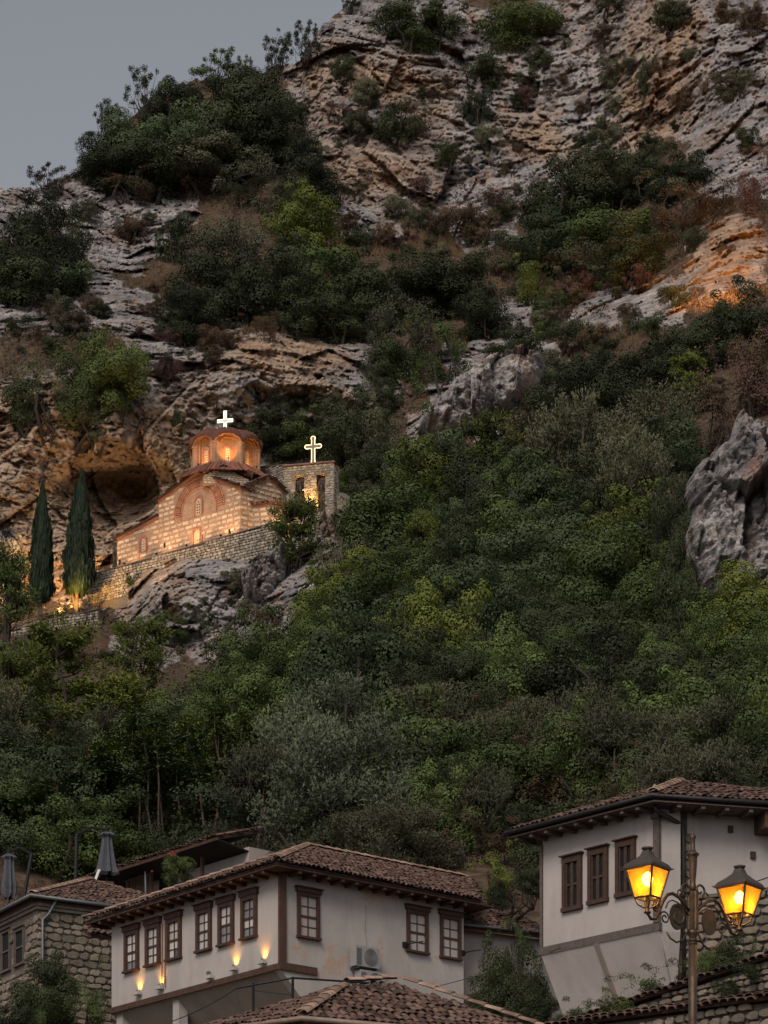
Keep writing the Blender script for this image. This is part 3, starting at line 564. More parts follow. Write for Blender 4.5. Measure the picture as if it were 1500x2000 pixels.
# cypresses beside the church terrace
plant('cypress', 80, 945, 46, 250, 'cypress', 'left cypress, slimmer of the pair before the ochre cliff', D=229, var=0, sink=.02, yaw=0)
plant('cypress', 150, 924, 62, 262, 'cypress', 'right cypress, lit golden at its foot beside the terrace wall', D=228, var=1, sink=.0, yaw=0)
# tree growing out of the rock in front of the belfry
plant('pine', 575, 975, 115, 185, 'yellow', 'small open tree on the rock in front of the belfry', D=219, var=1)
# fillers: woods on the slope, then scrub on the cliffs
FOREST = [(-300,1385),(150,1390),(330,1400),(450,1360),(570,1290),(680,1150),(710,1010),(800,980),(900,970),(1000,950),(1130,900),(1320,900),(1320,1180),(1370,1230),(1560,1180),(1560,1700),(960,1700),(-300,1700)]
def inside(x, y, poly):
    r = False; n = len(poly)
    for i in range(n):
        (a, b), (c, d) = poly[i], poly[(i+1)%n]
        if (b > y) != (d > y) and x < (c-a)*(y-b)/(d-b)+a: r = not r
    return r
LANDM = [('the slim pine',963,930),('the small upright pine',828,1080),('the central yellow green tree',865,1250),('the tall grey green tree',1155,920),('the wide green tree',1000,1080),('the rock tower',1400,1060),('the bright belfry tree',730,1150),
 ('the very dark tree by the crag',485,1300),('the dark hollow tree',760,1320),('the small bright pine',270,1290),('the largest pine',118,1340),('the bushy bright pine',228,1390),('the twin feathery trees',420,1470),('the left feathery thicket',130,1550),('the corner feathery thicket',60,1610),
 ('the left silvery olive',585,1500),('the topmost olive',690,1420),('the biggest olive',690,1540),('the back roof',300,1650),('the brown tinged bush',880,1490),('the dull grey bush',850,1430),('the shuttered house roof',1300,1540),('the olive over the right roof',1390,1470),('the half hidden boulder',1225,1490),('the white house roof',760,1650),
 ('the dark gap in the right woods',1230,1280),('the right frame edge',1500,1330),('the foot of the rock tower',1400,1220),('the gap between the houses',980,1640),('the left frame edge',0,1430),('the reddish thicket',1445,740),('the cool green tree',1090,985),('the broad grey tree',1230,980),('the dry bush',950,1430),('the bay window roof edge',1060,1590),('the green tree by the crag',650,1300)]
USED = {}
def where(px, py):
    n_, lx, ly = min(LANDM, key=lambda l: (l[1]-px)**2+(l[2]-py)**2); dx, dy = px-lx, py-ly
    return (('right of ' if dx > 0 else 'left of ') if abs(dx) > abs(dy) else ('below ' if dy > 0 else 'above ')) + n_
k = 0
for row, y in enumerate(range(870, 1760, 54)):
    for x in range(-50 + (row % 2)*50, 1580, 100):
        px, py = x+random.uniform(-30,30), y+random.uniform(-22,22)
        if not inside(px, py, FOREST) or (340 < px < 500 and 1440 < py < 1600) or (60 < px < 320 and 1310 < py < 1440) or (520 < px < 800 and 1440 < py < 1600): continue
        n = vnoise(np.array([[px/260, py/200, 0.]]), 77)[0] + random.uniform(-.35,.35)
        if py > 1480:
            kind, mat = random.choice([('olive','grey'),('loose','dark'),('broad','dark'),('loose','brown'),('broad','green')]) if px > 480 else random.choice([('ailanthus','green'),('broad','green'),('loose','teal'),('loose','dark')])
        elif n > .15: kind, mat = random.choice([('broad','yellow'),('broad','green'),('loose','green')])
        elif n > -.25: kind, mat = random.choice([('broad','green'),('broad','green'),('broad','teal'),('olive','grey')])
        else: kind, mat = random.choice([('broad','dark'),('broad','dark'),('loose','dark'),('broad','teal')])
        w = random.uniform(120, 250)*(.85+.15*(py-900)/700); h = w*random.uniform(.75,1.05)
        if py > 1640: h *= .8
        side = 'left of the crag foot' if px < 480 else 'between the olives and the belfry' if px < 980 else 'below the rock tower'
        hue = {'dark':'dark green','green':'green','yellow':'yellow green','teal':'cool green','grey':'grey green','brown':'brownish'}[mat]
        size = 'big ' if w > 165 else 'low ' if h < w*.8 else ''
        plant(kind, px, py-h*.75, w, h, mat, f'{size}{hue} {CATS[kind]} in the woods {where(px, py)}', group=f'woods on the slope {side}'); k += 1
SCRUB = [((60,560,420,620),19,'on the rock shelf above the left cliff',['brown','grey','red']),((640,400,1000,500),28,'scattered over the dry grass slope',['brown','grey','red','dark']),((620,170,1050,420),35,'rooted in the bedded upper cliff',['dark','grey','brown','red']),
 ((1050,30,1480,300),30,'rooted in the right part of the upper cliff',['dark','grey','brown']),((880,520,1320,690),57,'on the slope between the thickets and the huge rock',['dark','brown','grey','red','green']),((1330,400,1500,620),5,'around the orange lit rock',['dark','brown']),
 ((200,1130,640,1290),39,'growing in cracks of the crag below the church',['dark','grey','brown','green','yellow']),((180,640,480,720),19,'on the ledge above the church cliff',['brown','red','grey']),((420,760,760,860),19,'under the smooth cliff behind the church',['dark','grey','brown']),
 ((0,1250,200,1300),13,'below the lower terrace wall',['grey','green','brown']),((0,600,200,700),13,'on the broken rock at the left edge',['brown','grey','dark']),((1000,690,1500,800),48,'on the slope behind the rock tower',['dark','brown','grey','dark']),((680,870,760,1060),15,'right beside the belfry',['dark','grey','green']),
 ((150,330,420,480),9,'on the pale bedded rock under the ridge',['brown','red','grey']),((330,600,520,650),13,'along the cliff edge above the church',['red','brown','grey'])]
for (x0,y0,x1,y1), n, where_, mats in SCRUB:
    for i in range(n):
        px, py = random.uniform(x0,x1), random.uniform(y0,y1); w = random.uniform(20,70)**1.0; mat = random.choice(mats); kind = random.choice(['shrub','shrub','loose'])
        hue = {'dark':'dark green','green':'green','yellow':'yellow green','teal':'cool green','grey':'grey green','brown':'brownish','red':'reddish'}[mat]
        plant(kind, px, py-w*.45, w, w*random.uniform(.5,.8), mat, f'{"tiny" if w < 36 else "small" if w < 54 else "rounded"} {hue} {CATS[kind]} {where_}', group=f'scrub {where_}', sink=.2)
# dry grass: uncountable blades on the ledges
def rock_at(px, py):
    c = int(np.clip(np.searchsorted(cols, px), 0, len(cols)-1)); r = int(np.clip((1720-py)/(1720-vt[c])*(NR-1), 0, NR-1)); return rock[r*len(cols)+c]
def grass(zones, n, name, label, cols_):
    rng = np.random.default_rng(5); B = []
    for (x0,y0,x1,y1,sl), wgt in zones:
        for i in range(int(n*wgt)):
            px = rng.uniform(x0,x1); py = rng.uniform(y0,y1) + sl*(px-x0)
            if rock_at(px, py) > .35: continue
            B.append(at(px, py, surf(px, py)-.1))
    B = np.array(B); m = len(B); t = rng.random(m); h = rng.uniform(.25,.7,m); l = rng.normal(size=(m,3))*.22; l[:,2] = 1; sd = unit(m, rng); sd[:,2] = 0; wv_ = .022
    V = np.stack([B-sd*wv_, B+sd*wv_, B+l*h[:,None]], 1).reshape(-1,3); me = meshdata(name, V, np.arange(3*m).reshape(-1,3), leafmat(name, *cols_, .1)); attr(me, 'tint', np.repeat(t, 3))
    tag(place(name, me), label, 'grass', kind='stuff')
grass([((90,600,420,640,-.27),.2),((640,430,1000,500,0),.3),((200,640,480,700,0),.1),((880,540,1300,680,0),.14),((60,1250,640,1290,-.05),.06),((220,1130,560,1230,0),.06),((600,150,1000,400,0),.05),((1100,60,1480,330,0),.04),((1340,420,1500,600,0),.05),((150,330,420,480,0),.06),((60,600,320,760,0),.06),((320,640,520,760,0),.05),((1000,690,1320,800,0),.05)], 60000, 'dry_grass', 'dry tan grass and weeds on ledges and cliffs', ((.075,.045,.026), (.20,.13,.07)))

# undergrowth: low weeds and litter over all the earth between rocks
def undergrowth(n):
    rng = np.random.default_rng(9); px = rng.uniform(-250, 1750, n); py = rng.uniform(100, 1330, n); c = np.clip(np.searchsorted(cols, px), 0, len(cols)-1)
    ok = py > vt[c]+3; px, py, c = px[ok], py[ok], c[ok]; r = np.clip(((1720-py)/(1720-vt[c])*(NR-1)).astype(int), 0, NR-1); rk = rock.reshape(GU.shape)[r, c]
    cl = vnoise(np.stack([px/25, py/18, px*0], 1), 91); ok = (rk < .55) & (cl > -.25) | (rk < .9) & (cl > .35) & (rng.random(len(px)) < .5); px, py, c, r = px[ok], py[ok], c[ok], r[ok]; d = DD[r, c] - .05; m = len(px)
    B = np.stack([(px-750)/F*d, d, EYE+(HZ-py)/F*d], 1) + np.abs(rng.normal(size=(m,1)))*.22*np.array([[0,-.4,1.]]); Nn = unit(m, rng); Nn[:,2] = np.abs(Nn[:,2])*.7; Nn[:,1] -= .4; Nn /= np.linalg.norm(Nn, axis=1, keepdims=True)
    big = vnoise(np.stack([px/70, py/50, px*0+4], 1), 95)*.5+.5
    V, Fc, t = leaves(B, Nn, rng.uniform(.12,.3,m), .5, np.clip(.6*big+.4*rng.random(m), 0, 1), rng); me = meshdata('undergrowth', V, Fc, leafmat('foliage_undergrowth', (.03,.034,.018), (.115,.08,.048), .1)); attr(me, 'tint', t)
    tag(place('undergrowth', me), 'low brown and olive weeds covering earth between the rocks', 'undergrowth', kind='stuff')
undergrowth(290000)

# bare dead shrubs
def dead(cx, top, w, h, label, sd):
    rng = np.random.default_rng(sd); D = surf(cx, top+h)-2.5; p = at(cx, top+h, D); r = w/2*D/F; hh = h*D/F; e = empty('dead_shrub', p, label, 'dead shrub'); m = MB()
    for i in range(11):
        tip = p+np.array([rng.uniform(-1,1)*r, rng.uniform(-.6,.2)*r, rng.uniform(.5,1)*hh]); b = bend(p+rng.normal(size=3)*.1, tip, 5, rng, .05); m.tube(b, [.05,.04,.03,.02,.008], 5)
        for j in range(4): k_ = rng.integers(1, 4); q = np.array(b[k_]); m.tube([q, q+rng.normal(size=3)*.25*hh*np.array([.7,.4,.6])+np.array([0,0,.12*hh])], [.018,.005], 4)
    m.build('branches', M_BARK, e)
dead(1120, 1375, 130, 70, 'pale bare branches lying in the bushes above the shuttered house', 1); dead(1235, 1470, 90, 70, 'bare twiggy shrub beside the half hidden boulder', 2); dead(1275, 860, 110, 60, 'dark bare shrub just left of the rock tower top', 3); dead(178, 1160, 70, 50, 'leafless twiggy bush at the lower end of the terrace wall', 4)

# ivy and saplings as one green mat under the trees
def mat(n):
    rng = np.random.default_rng(19); px = rng.uniform(-250, 1750, n); py = rng.uniform(880, 1715, n); fp = [(x if x < 1560 else 1760, y-40) for x, y in FOREST]
    ok = np.zeros(n, bool)
    for i in range(len(fp)):
        (a, b), (c_, d_) = fp[i], fp[(i+1)%len(fp)]
        if b != d_: ok ^= ((b > py) != (d_ > py)) & (px < (c_-a)*(py-b)/(d_-b)+a)
    px, py = px[ok], py[ok]; c = np.clip(np.searchsorted(cols, px), 0, len(cols)-1); r = np.clip(((1720-py)/(1720-vt[c])*(NR-1)).astype(int), 0, NR-1); d = DD[r, c]-.05; m = len(px)
    B = np.stack([(px-750)/F*d, d, EYE+(HZ-py)/F*d], 1) + np.abs(rng.normal(size=(m,1)))*.45*np.array([[0,-.4,1.]]); Nn = unit(m, rng); Nn[:,2] = np.abs(Nn[:,2])+.2; Nn[:,1] -= .4; Nn /= np.linalg.norm(Nn, axis=1, keepdims=True)
    big = vnoise(np.stack([px/60, py/45, px*0+4], 1), 97)*.5+.5; V, Fc, t = leaves(B, Nn, rng.uniform(.14,.3,m), .6, np.clip(.6*big+.4*rng.random(m), 0, 1), rng); me = meshdata('ground_cover', V, Fc, leafmat('foliage_ground_cover', (.014,.022,.009), (.05,.07,.022), .1)); attr(me, 'tint', t)
    tag(place('ground_cover', me), 'dark green ivy and ground cover under the trees on the slope', 'ground cover', kind='stuff')
mat(210000)

# the same scrub carries on past both sides of the frame, as one mass
def fringe():
    rng = np.random.default_rng(29); src = [PROTO[k][0][0] for k in ('broad', 'loose', 'shrub')]; VV = []; T_ = []
    bases = []
    for me in src:
        v = np.zeros(len(me.vertices)*3, np.float32); me.vertices.foreach_get('co', v); t = np.zeros(len(me.vertices), np.float32); me.attributes['tint'].data.foreach_get('value', t); bases.append((v.reshape(-1,4,3), t.reshape(-1,4)))
    for i in range(46):
        px = rng.uniform(1590, 1790) if i % 2 else rng.uniform(-290, -90); py = rng.uniform(430, 1650); v, t = bases[i % 3]; k = rng.choice(len(v), 4200, replace=False); D = surf(px, py); r = rng.uniform(60, 120)/2*D/F*1.3; p = at(px, py, D)
        c = v[k].mean(1, keepdims=True); q = c + (v[k]-c)*1.7; VV.append((q*np.array([r, r, r*.9])+p-np.array([0,0,.15*r])).reshape(-1,3)); T_.append(t[k].reshape(-1))
    V = np.concatenate(VV); me = meshdata('scrub_mass', V, np.arange(len(V)).reshape(-1,4), LM['dark']); attr(me, 'tint', np.concatenate(T_)); tag(place('scrub_mass', me), 'dark scrub continuing along the hillside past the frame edges', 'scrub', kind='stuff')
fringe()
# ------------------------------------------------------------------ building pieces
M_TILE = simple('clay_roof_tile', (.118,.076,.062), .9, .5, 3.5, .4, objrand=.55); M_TILEB = simple('roof_bed', (.05,.03,.025), .95, .3, 4)
M_STONE = simple('rubble_stone', (.185,.16,.13), .92, .3, 5, .5, objrand=.35); M_MORTAR = simple('lime_mortar', (.13,.115,.098), .95, .25, 5, .5)
M_BLOCK = simple('church_limestone', (.47,.385,.29), .9, .25, 4, .35, objrand=.3)
M_WOOD = simple('dark_brown_timber', (.075,.042,.03), .7, .35, 8, .3); M_WOODG = simple('grey_brown_timber', (.105,.085,.075), .8, .3, 8, .3)
M_METAL = simple('grey_gutter_metal', (.13,.14,.15), .5, .15, 5, metal=.4); M_BLACK = simple('black_iron', (.018,.018,.02), .5, .2, 8, metal=.3)
ARC = 6
def tile_unit():
    V = []; Fc = []
    for y, r, z in ((-.5, .5, .10), (.5, .40, 0)):
        for k in range(ARC+1): t = math.pi*k/ARC; V.append((math.cos(t)*r, y, math.sin(t)*r*.8+z))
    for k in range(ARC): Fc.append((k, k+1, ARC+2+k, ARC+1+k))
    b = len(V)
    for k in range(ARC+1): t = math.pi*k/ARC; V.append((math.cos(t)*.42, -.5, math.sin(t)*.42*.8+.08))
    for k in range(ARC): Fc.append((k+1, k, b+k, b+k+1))
    return np.array(V), Fc
TV, TF = tile_unit(); TILE_ME = meshdata('tile', TV, TF, M_TILE)
def polyin(u, v, poly): return inside(u, v, poly)
def tile_roof(root, O, U, S, poly, w=.22, l=.36, nparts=300, rng=random, bed=.05, name='roof', thick=.12):
    """clay pan-tile slope: O eave start, U along the eave, S up the slope, poly in (u, s) metres"""
    O, U, S = (np.asarray(x, float) for x in (O, U, S)); U = U/np.linalg.norm(U); S = S/np.linalg.norm(S); Nn = np.cross(U, S)
    if Nn[2] < 0: Nn = -Nn
    base = [O + U*a + S*b - Nn*bed for a, b in poly]; bd = MB().prism(base, -Nn*thick).build(name, M_TILEB, root); org = ORG[root]
    us = [p[0] for p in poly]; ss = [p[1] for p in poly]; items = []
    for j in range(int((max(ss)-min(ss))/l)+1):
        sft = rng.uniform(-.03,.03)
        for i in range(int((max(us)-min(us))/w)+2):
            u = min(us)+(i+.0)*w + sft + rng.uniform(-.02,.02); s_ = min(ss)+(j+.35)*l + rng.uniform(-.035,.035)
            if not polyin(u, s_, poly): continue
            p = O+U*u+S*s_+Nn*rng.uniform(-.012,.02)
            a = rng.uniform(-.09,.09); b = rng.uniform(-.05,.05); U2 = U*math.cos(a)+S*math.sin(a); S2 = S*math.cos(a)-U*math.sin(a)+Nn*b
            k = rng.uniform(.92,1.1); items.append((p, U2*w*1.02*k, S2*l*1.22, Nn*w*.95*k))
    items.sort(key=lambda t: t[0][1]); n = nparts
    for p, a, b, c in items[:n]:
        q = p-org; place('tile', TILE_ME, bd, Matrix(((a[0],b[0],c[0],q[0]),(a[1],b[1],c[1],q[1]),(a[2],b[2],c[2],q[2]),(0,0,0,1))))
    if len(items) > n: mass(root, 'tile_field', items[n:], TV, TF, M_TILE)
    return bd
def mass(root, name, items, TV_, TF_, mat):
    V = np.concatenate([p + TV_[:,0:1]*a + TV_[:,1:2]*b + TV_[:,2:3]*c for p, a, b, c in items]) - ORG[root]
    Fq = np.array(TF_); Fc = (Fq[None] + (np.arange(len(items))*len(TV_))[:,None,None]).reshape(-1, Fq.shape[1])
    o = place(name, meshdata(name, V, Fc, mat), root); o['kind'] = 'stuff'; ORG[o] = ORG[root]; return o
def ridge_tiles(root, A, B, w=.26, l=.4):
    A, B = np.asarray(A, float), np.asarray(B, float); d = B-A; L = np.linalg.norm(d); d = d/L; sd = np.cross(d, (0,0,1)); sd /= np.linalg.norm(sd); up = np.cross(sd, d)
    if up[2] < 0: up = -up
    items = [(A+d*(k+.5)*l+up*.03, sd*w*1.1, d*l*1.2, up*w*.8) for k in range(max(1, int(L/l)))]
    return mass(root, 'ridge_tile_row', items, TV, TF, simple_ridge())
_rm = []
def simple_ridge():
    if not _rm: _rm.append(simple('weathered_ridge_tile', (.27,.19,.15), .9, .35, 4, .4, objrand=.4))
    return _rm[0]
# rubble: bevelled irregular stones, front towards +Y of the unit
def stone_units(n=10, sd=3):
    out = []
    rg = random.Random(sd)
    for i in range(n):
        k = 7; ang = [2*math.pi*(j+.5*rg.uniform(-.5,.5))/k for j in range(k)]; V = []; 
        for dep, sc in ((0, 1.), (.75, .97), (1.0, .78)):
            for a in ang:
                q = max(abs(math.cos(a)), abs(math.sin(a)))**.75; V.append((math.cos(a)*.5*sc/q, dep, math.sin(a)*.5*sc/q))
        Fc = [(r*k+j, (r+1)*k+j, (r+1)*k+(j+1)%k, r*k+(j+1)%k) for r in range(2) for j in range(k)]
        V.append((0, 1.0, 0)); c = len(V)-1; Fc += [(2*k+j, c, c, 2*k+(j+1)%k) for j in range(0)] 
        tri = [(2*k+j, 2*k+(j+1)%k, c) for j in range(k)]
        out.append((np.array(V), Fc, tri))
    return out
STU = stone_units(); 
def _tri(Fc, tri): return [t for q in Fc for t in ((q[0],q[1],q[2]), (q[0],q[2],q[3]))] + [(a, c, b) for a, b, c in tri]
STM = [meshdata('stone', v, _tri(f, t), M_STONE) for v, f, t in STU]
def rubble(root, fc, u0, u1, w0, w1, ch=(.18,.3), cl=(.25,.6), nparts=300, parent=None, holes=(), depth=.06, top=None, gap=.02, mat=None):
    """courses of rough stones set on a wall face"""
    items = []; w = w0
    while w < w1:
        h = random.uniform(*ch); u = u0 + random.uniform(-.1,0)
        while u < u1:
            L = random.uniform(*cl)
            if u+L > u1: L = u1-u+random.uniform(0,.02)
            if L < .08: break
            cu, cw = u+L/2, w+h/2; tp = top(cu) if top else w1
            if cw+h*.3 < tp and not any(a-.02 < cu < b+.02 and c-.02 < cw < d+.02 for a, b, c, d in holes):
                items.append((cu, cw, L-gap*random.uniform(.3,1.6), h-gap*random.uniform(.3,1.6), random.randrange(len(STU)), random.uniform(-.05,.05)))
            u += L
        w += h
    par = parent or root; org = ORG[root]; items.sort(key=lambda t: -t[2]*t[3]); 
    for cu, cw, L, h, k, r in items[:nparts]:
        o = place('stone', STM[k], par, fc.M(cu, cw, 0, org, (L, depth*random.uniform(.7,1.3), h), r))
        if mat: o.material_slots[0].link = 'OBJECT'; o.material_slots[0].material = mat
    rest = items[nparts:]
    if rest:
        V = []; Fc = []
        for cu, cw, L, h, k, r in rest:
            v, f, t = STU[k]; b = len(V); dp = depth*random.uniform(.7,1.3); tr = _tri(f, t)
            V += [fc.pt(cu+x*L, cw+z*h, y*dp)-org for x, y, z in v]; Fc += [tuple(i+b for i in q) for q in tr]
        o = place('stone_field', meshdata('stone_field', V, Fc, mat or M_STONE), root); o['kind'] = 'stuff'
def arch_pts(cu, w0, r, n=16, hgt=1.): return [(cu+r*math.cos(math.pi*k/n), w0+r*hgt*math.sin(math.pi*k/n)) for k in range(n+1)]
def arch_ring(mb, fc, cu, w0, r0, r1, n0, n1, leg=0, seg=16):
    """half ring standing proud of a face, with straight legs below the springing"""
    a = [(cu+r0, w0-leg)] + arch_pts(cu, w0, r0, seg) + [(cu-r0, w0-leg)]; b = [(cu+r1, w0-leg)] + arch_pts(cu, w0, r1, seg) + [(cu-r1, w0-leg)]
    for i in range(len(a)-1):
        q = [a[i], b[i], b[i+1], a[i+1]]; mb.prism([fc.pt(x, y, n0) for x, y in q], fc.N*(n1-n0))
def arch_fill(mb, fc, cu, w0, r, n0, n1, leg=0, seg=16):
    p = [(cu+r, w0-leg)] + arch_pts(cu, w0, r, seg) + [(cu-r, w0-leg)]; mb.prism([fc.pt(x, y, n0) for x, y in p], fc.N*(n1-n0))
def lamp(name, kind, loc, energy, col, parent=None, target=None, size=.05, spot=60, blend=.6):
    d = bpy.data.lights.new(name, kind); d.energy = energy; d.color = col
    if kind == 'SPOT': d.spot_size = math.radians(spot); d.spot_blend = blend; d.shadow_soft_size = size
    elif kind == 'POINT': d.shadow_soft_size = size
    o = link(bpy.data.objects.new(name, d)); loc = np.asarray(loc, float)
    if parent: o.parent = parent; loc = loc - ORG[parent]
    o.location = loc
    if target is not None:
        t = np.asarray(target, float) - (ORG[parent] if parent else 0); o.rotation_euler = (Vector(t)-Vector(loc)).to_track_quat('-Z', 'Y').to_euler()
    return o
def floodlight(loc, target, energy, label, col=(1,.52,.16), spot=70, size=.1, group=None, blend=.7, sc=1.):
    """a small flood lamp: housing on a bracket with its lit lens"""
    loc = np.asarray(loc, float); r = empty('floodlight', loc-np.array([0,0,.12*sc]), label, 'floodlight', group); d = np.asarray(target, float)-loc; d /= np.linalg.norm(d)
    sdv = np.cross(d, (0,0,1)); sdv /= np.linalg.norm(sdv)+1e-9; up = np.cross(sdv, d)
    MB().box(loc-d*.05*sc, sdv, d, up, .07*sc, .05*sc, .06*sc).build('housing', M_BLACK, r); MB().box(loc-d*.06*sc-np.array([0,0,.07*sc]), (1,0,0), (0,1,0), (0,0,1), .02*sc, .02*sc, .055*sc).build('bracket', M_BLACK, r)
    MB().box(loc+d*.003*sc, sdv, d, up, .06*sc, .003*sc, .05*sc).build('lens', LENS, r)
    lamp('floodlight_bulb', 'SPOT', loc+d*.02*sc, energy, col, r, target, size, spot, blend); return r
LENS = emit('lit_amber_lens', (1,.55,.15), 6)

# ------------------------------------------------------------------ the church
def brickmat(name, a, b, mort, scale):
    m, nt, p = newmat(name); g = geo(nt); tc = N(nt, 'Mapping'); nt.links.new(g.outputs['Position'], tc.inputs[0]); tc.inputs['Rotation'].default_value = (math.radians(90), 0, 0)
    # bricks measured along the horizontal run of the wall and its height
    sep = N(nt, 'SeparateXYZ'); nt.links.new(g.outputs['Position'], sep.inputs[0]); cb = N(nt, 'CombineXYZ')
    nt.links.new(math_(nt, 'SUBTRACT', sep.outputs[0], math_(nt, 'MULTIPLY', sep.outputs[1], .4)), cb.inputs[0]); nt.links.new(sep.outputs[2], cb.inputs[1])
    bk = N(nt, 'TexBrick'); nt.links.new(cb.outputs[0], bk.inputs[0]); bk.inputs['Scale'].default_value = scale
    bk.inputs['Color1'].default_value = (*a,1); bk.inputs['Color2'].default_value = (*b,1); bk.inputs['Mortar'].default_value = (*mort,1); bk.inputs['Mortar Size'].default_value = .018
    bk.inputs['Brick Width'].default_value = .36; bk.inputs['Row Height'].default_value = .11
    c = mixc(nt, .5, bk.outputs[0], ramp(nt, noise(nt, 2, 5, .6, g.outputs['Position']), [(.3,(.5,.5,.5)),(.7,(1.2,1.2,1.2))]), 'MULTIPLY'); nt.links.new(c, p.inputs['Base Color']); p.inputs['Roughness'].default_value = .92
    bump(nt, p, bk.outputs[1], -.5, .03); return m
M_CBRICK = brickmat('church_brick', (.36,.195,.12), (.27,.145,.095), (.38,.29,.21), 1.0)
M_DRUM = brickmat('drum_brick', (.40,.20,.11), (.31,.15,.085), (.38,.28,.19), 1.0)
M_BRICKP = simple('single_brick', (.34,.165,.105), .9, .25, 5, .3, objrand=.25)
M_SCREEN = simple('pale_window_screen', (.42,.37,.30), .85, .15, 6); M_HOLE = simple('dark_opening', (.012,.012,.014), .6, .2, 4); M_TILEC = simple('church_tile', (.19,.085,.06), .9, .4, 5, .4, objrand=.45)
M_BELL = simple('bronze_bell', (.05,.052,.055), .4, .2, 6, metal=.7)
DC = 227.0
base = at(470, 1052, DC); A1, B1 = math.radians(38.4), math.radians(38)
FL = Face(base, math.pi-A1); FR = Face(base, B1)       # long south front (runs left) and east end (runs right)
church = empty('church', base, 'small brick and stone Byzantine church with lit dome, set under the cliff', 'church')
uM, uW = FL.u(310), FL.u(229); hE = FL.w(470, 950); hP = hE+2.0; hL = hE+.8; uP = FL.u(387); wingT = hE-.46; wingB = hE-1.1
uR, hRP, hR = 4.3, hE+1.3, hE+.5
INW = -FL.N
# walls as one closed body each
def body(pts_uw, fc, thick): return MB().prism([fc.pt(u, w) for u, w in pts_uw], -fc.N*thick)
wall = body([(0,-.6),(uM,-.6),(uM,hL),(uP,hP),(0,hE)], FL, 4.6).build('wall', M_CBRICK, church)
body([(uM,-.6),(uW,-.6),(uW,wingB),(uM,wingT)], FL, 3.6).build('side_wing', M_CBRICK, church)
body([(0.01,-.6),(uR,-.6),(uR,hR),(2.5,hRP),(.01,hE)], FR, 3.5).build('end_wall', M_CBRICK, church)
# stone blocks framed by brick
BLV = np.array([(-.5,0,-.5),(.5,0,-.5),(.5,0,.5),(-.5,0,.5),(-.46,1,-.43),(.46,1,-.44),(.45,1,.44),(-.46,1,.43)]); BLF = [(4,5,6,7),(0,4,7,3),(1,2,6,5),(3,7,6,2),(0,1,5,4)]
BLK = meshdata('stone_block', BLV, [f[::-1] for f in BLF], M_BLOCK)
blocks = []
def courses(fc, u0, u1, top, skip, h=.215, pitch=.375, lmin=.32, lmax=.6, w0=-.4):
    w = w0; row = 0
    while w < 9:
        u = u0 + (0.02 if row % 2 else .2); 
        while u < u1-.15:
            L = random.uniform(lmin, lmax); L = min(L, u1-u-.02); cu, cw = u+L/2, w+h/2
            if min(top(u+.05), top(u+L-.05)) > w+h+.14 and not skip(cu, cw, L): blocks.append((fc, cu, cw, L, h*random.uniform(.88,1.06)))
            u += L + random.uniform(.10,.15)
        w += pitch; row += 1
topL = lambda u: np.interp(u, [0, uP, uM], [hE, hP, hL]); ua = FL.u(389); wa = FL.w(389, 990)-.35; ra = 2.25
wn_u, wn_w = FL.u(281), FL.w(281, 1064); ni_u, ni_w = FL.u(385), FL.w(385, 1046)
wa0 = wa
def skipL(u, w, L): return (math.hypot(u-ua, max(0, w-wa0)) < ra+.25+L*.3 and w > wa0-.35) or abs(u-ni_u) < .55+L*.3 and w < ni_w+.75 or (w < .75 and abs(u-3.1) < 2.6 and (int(u*3)+int(w*7)) % 3)
courses(FL, 0, uM, topL, skipL)
courses(FL, uM, uW, lambda u: np.interp(u, [uM, uW], [wingT, wingB]), lambda u, w, L: abs(u-wn_u) < .5+L*.3 and abs(w-wn_w) < .75)
courses(FR, 0, uR, lambda u: np.interp(u, [0, 2.5, uR], [hE, hRP, hR]), lambda u, w, L: 1.0 < u < 4.3 and w < hE-.9)
# apse on the east end: three sides with a half cone of tiles
ap_c = FR.pt(2.75, 0, -.35); AR = 1.75; ap_h = hE-1.15; angs = [math.atan2(FR.N[1], FR.N[0]) + math.radians(d) for d in (-78,-28,28,78)]
apx = [ap_c + AR*np.array([math.cos(a), math.sin(a), 0]) for a in angs]
MB().prism([p-np.array([0,0,.6]) for p in apx], (0,0,ap_h+.6)).build('apse', M_CBRICK, church)
for i in range(3):
    p, q = apx[i], apx[i+1]
    if p[0] > q[0]: p, q = q, p
    d = q-p; fa = Face((p[0], p[1], base[2]), math.atan2(d[1], d[0])); 
    courses(fa, 0, np.linalg.norm(d), lambda u: ap_h, lambda u, w, L: False)
blocks.sort(key=lambda b: -b[3]*b[4])
for fc, u, w, L, h in blocks[:300]: place('stone_block', BLK, church, fc.M(u, w, .002, base, (L, .045, h)))
if blocks[300:]: mass(church, 'block_field', [(fc.pt(u, w, .002), fc.U*L, fc.N*.045, np.array([0,0,h])) for fc, u, w, L, h in blocks[300:]], BLV, [f[::-1] for f in BLF], M_BLOCK)
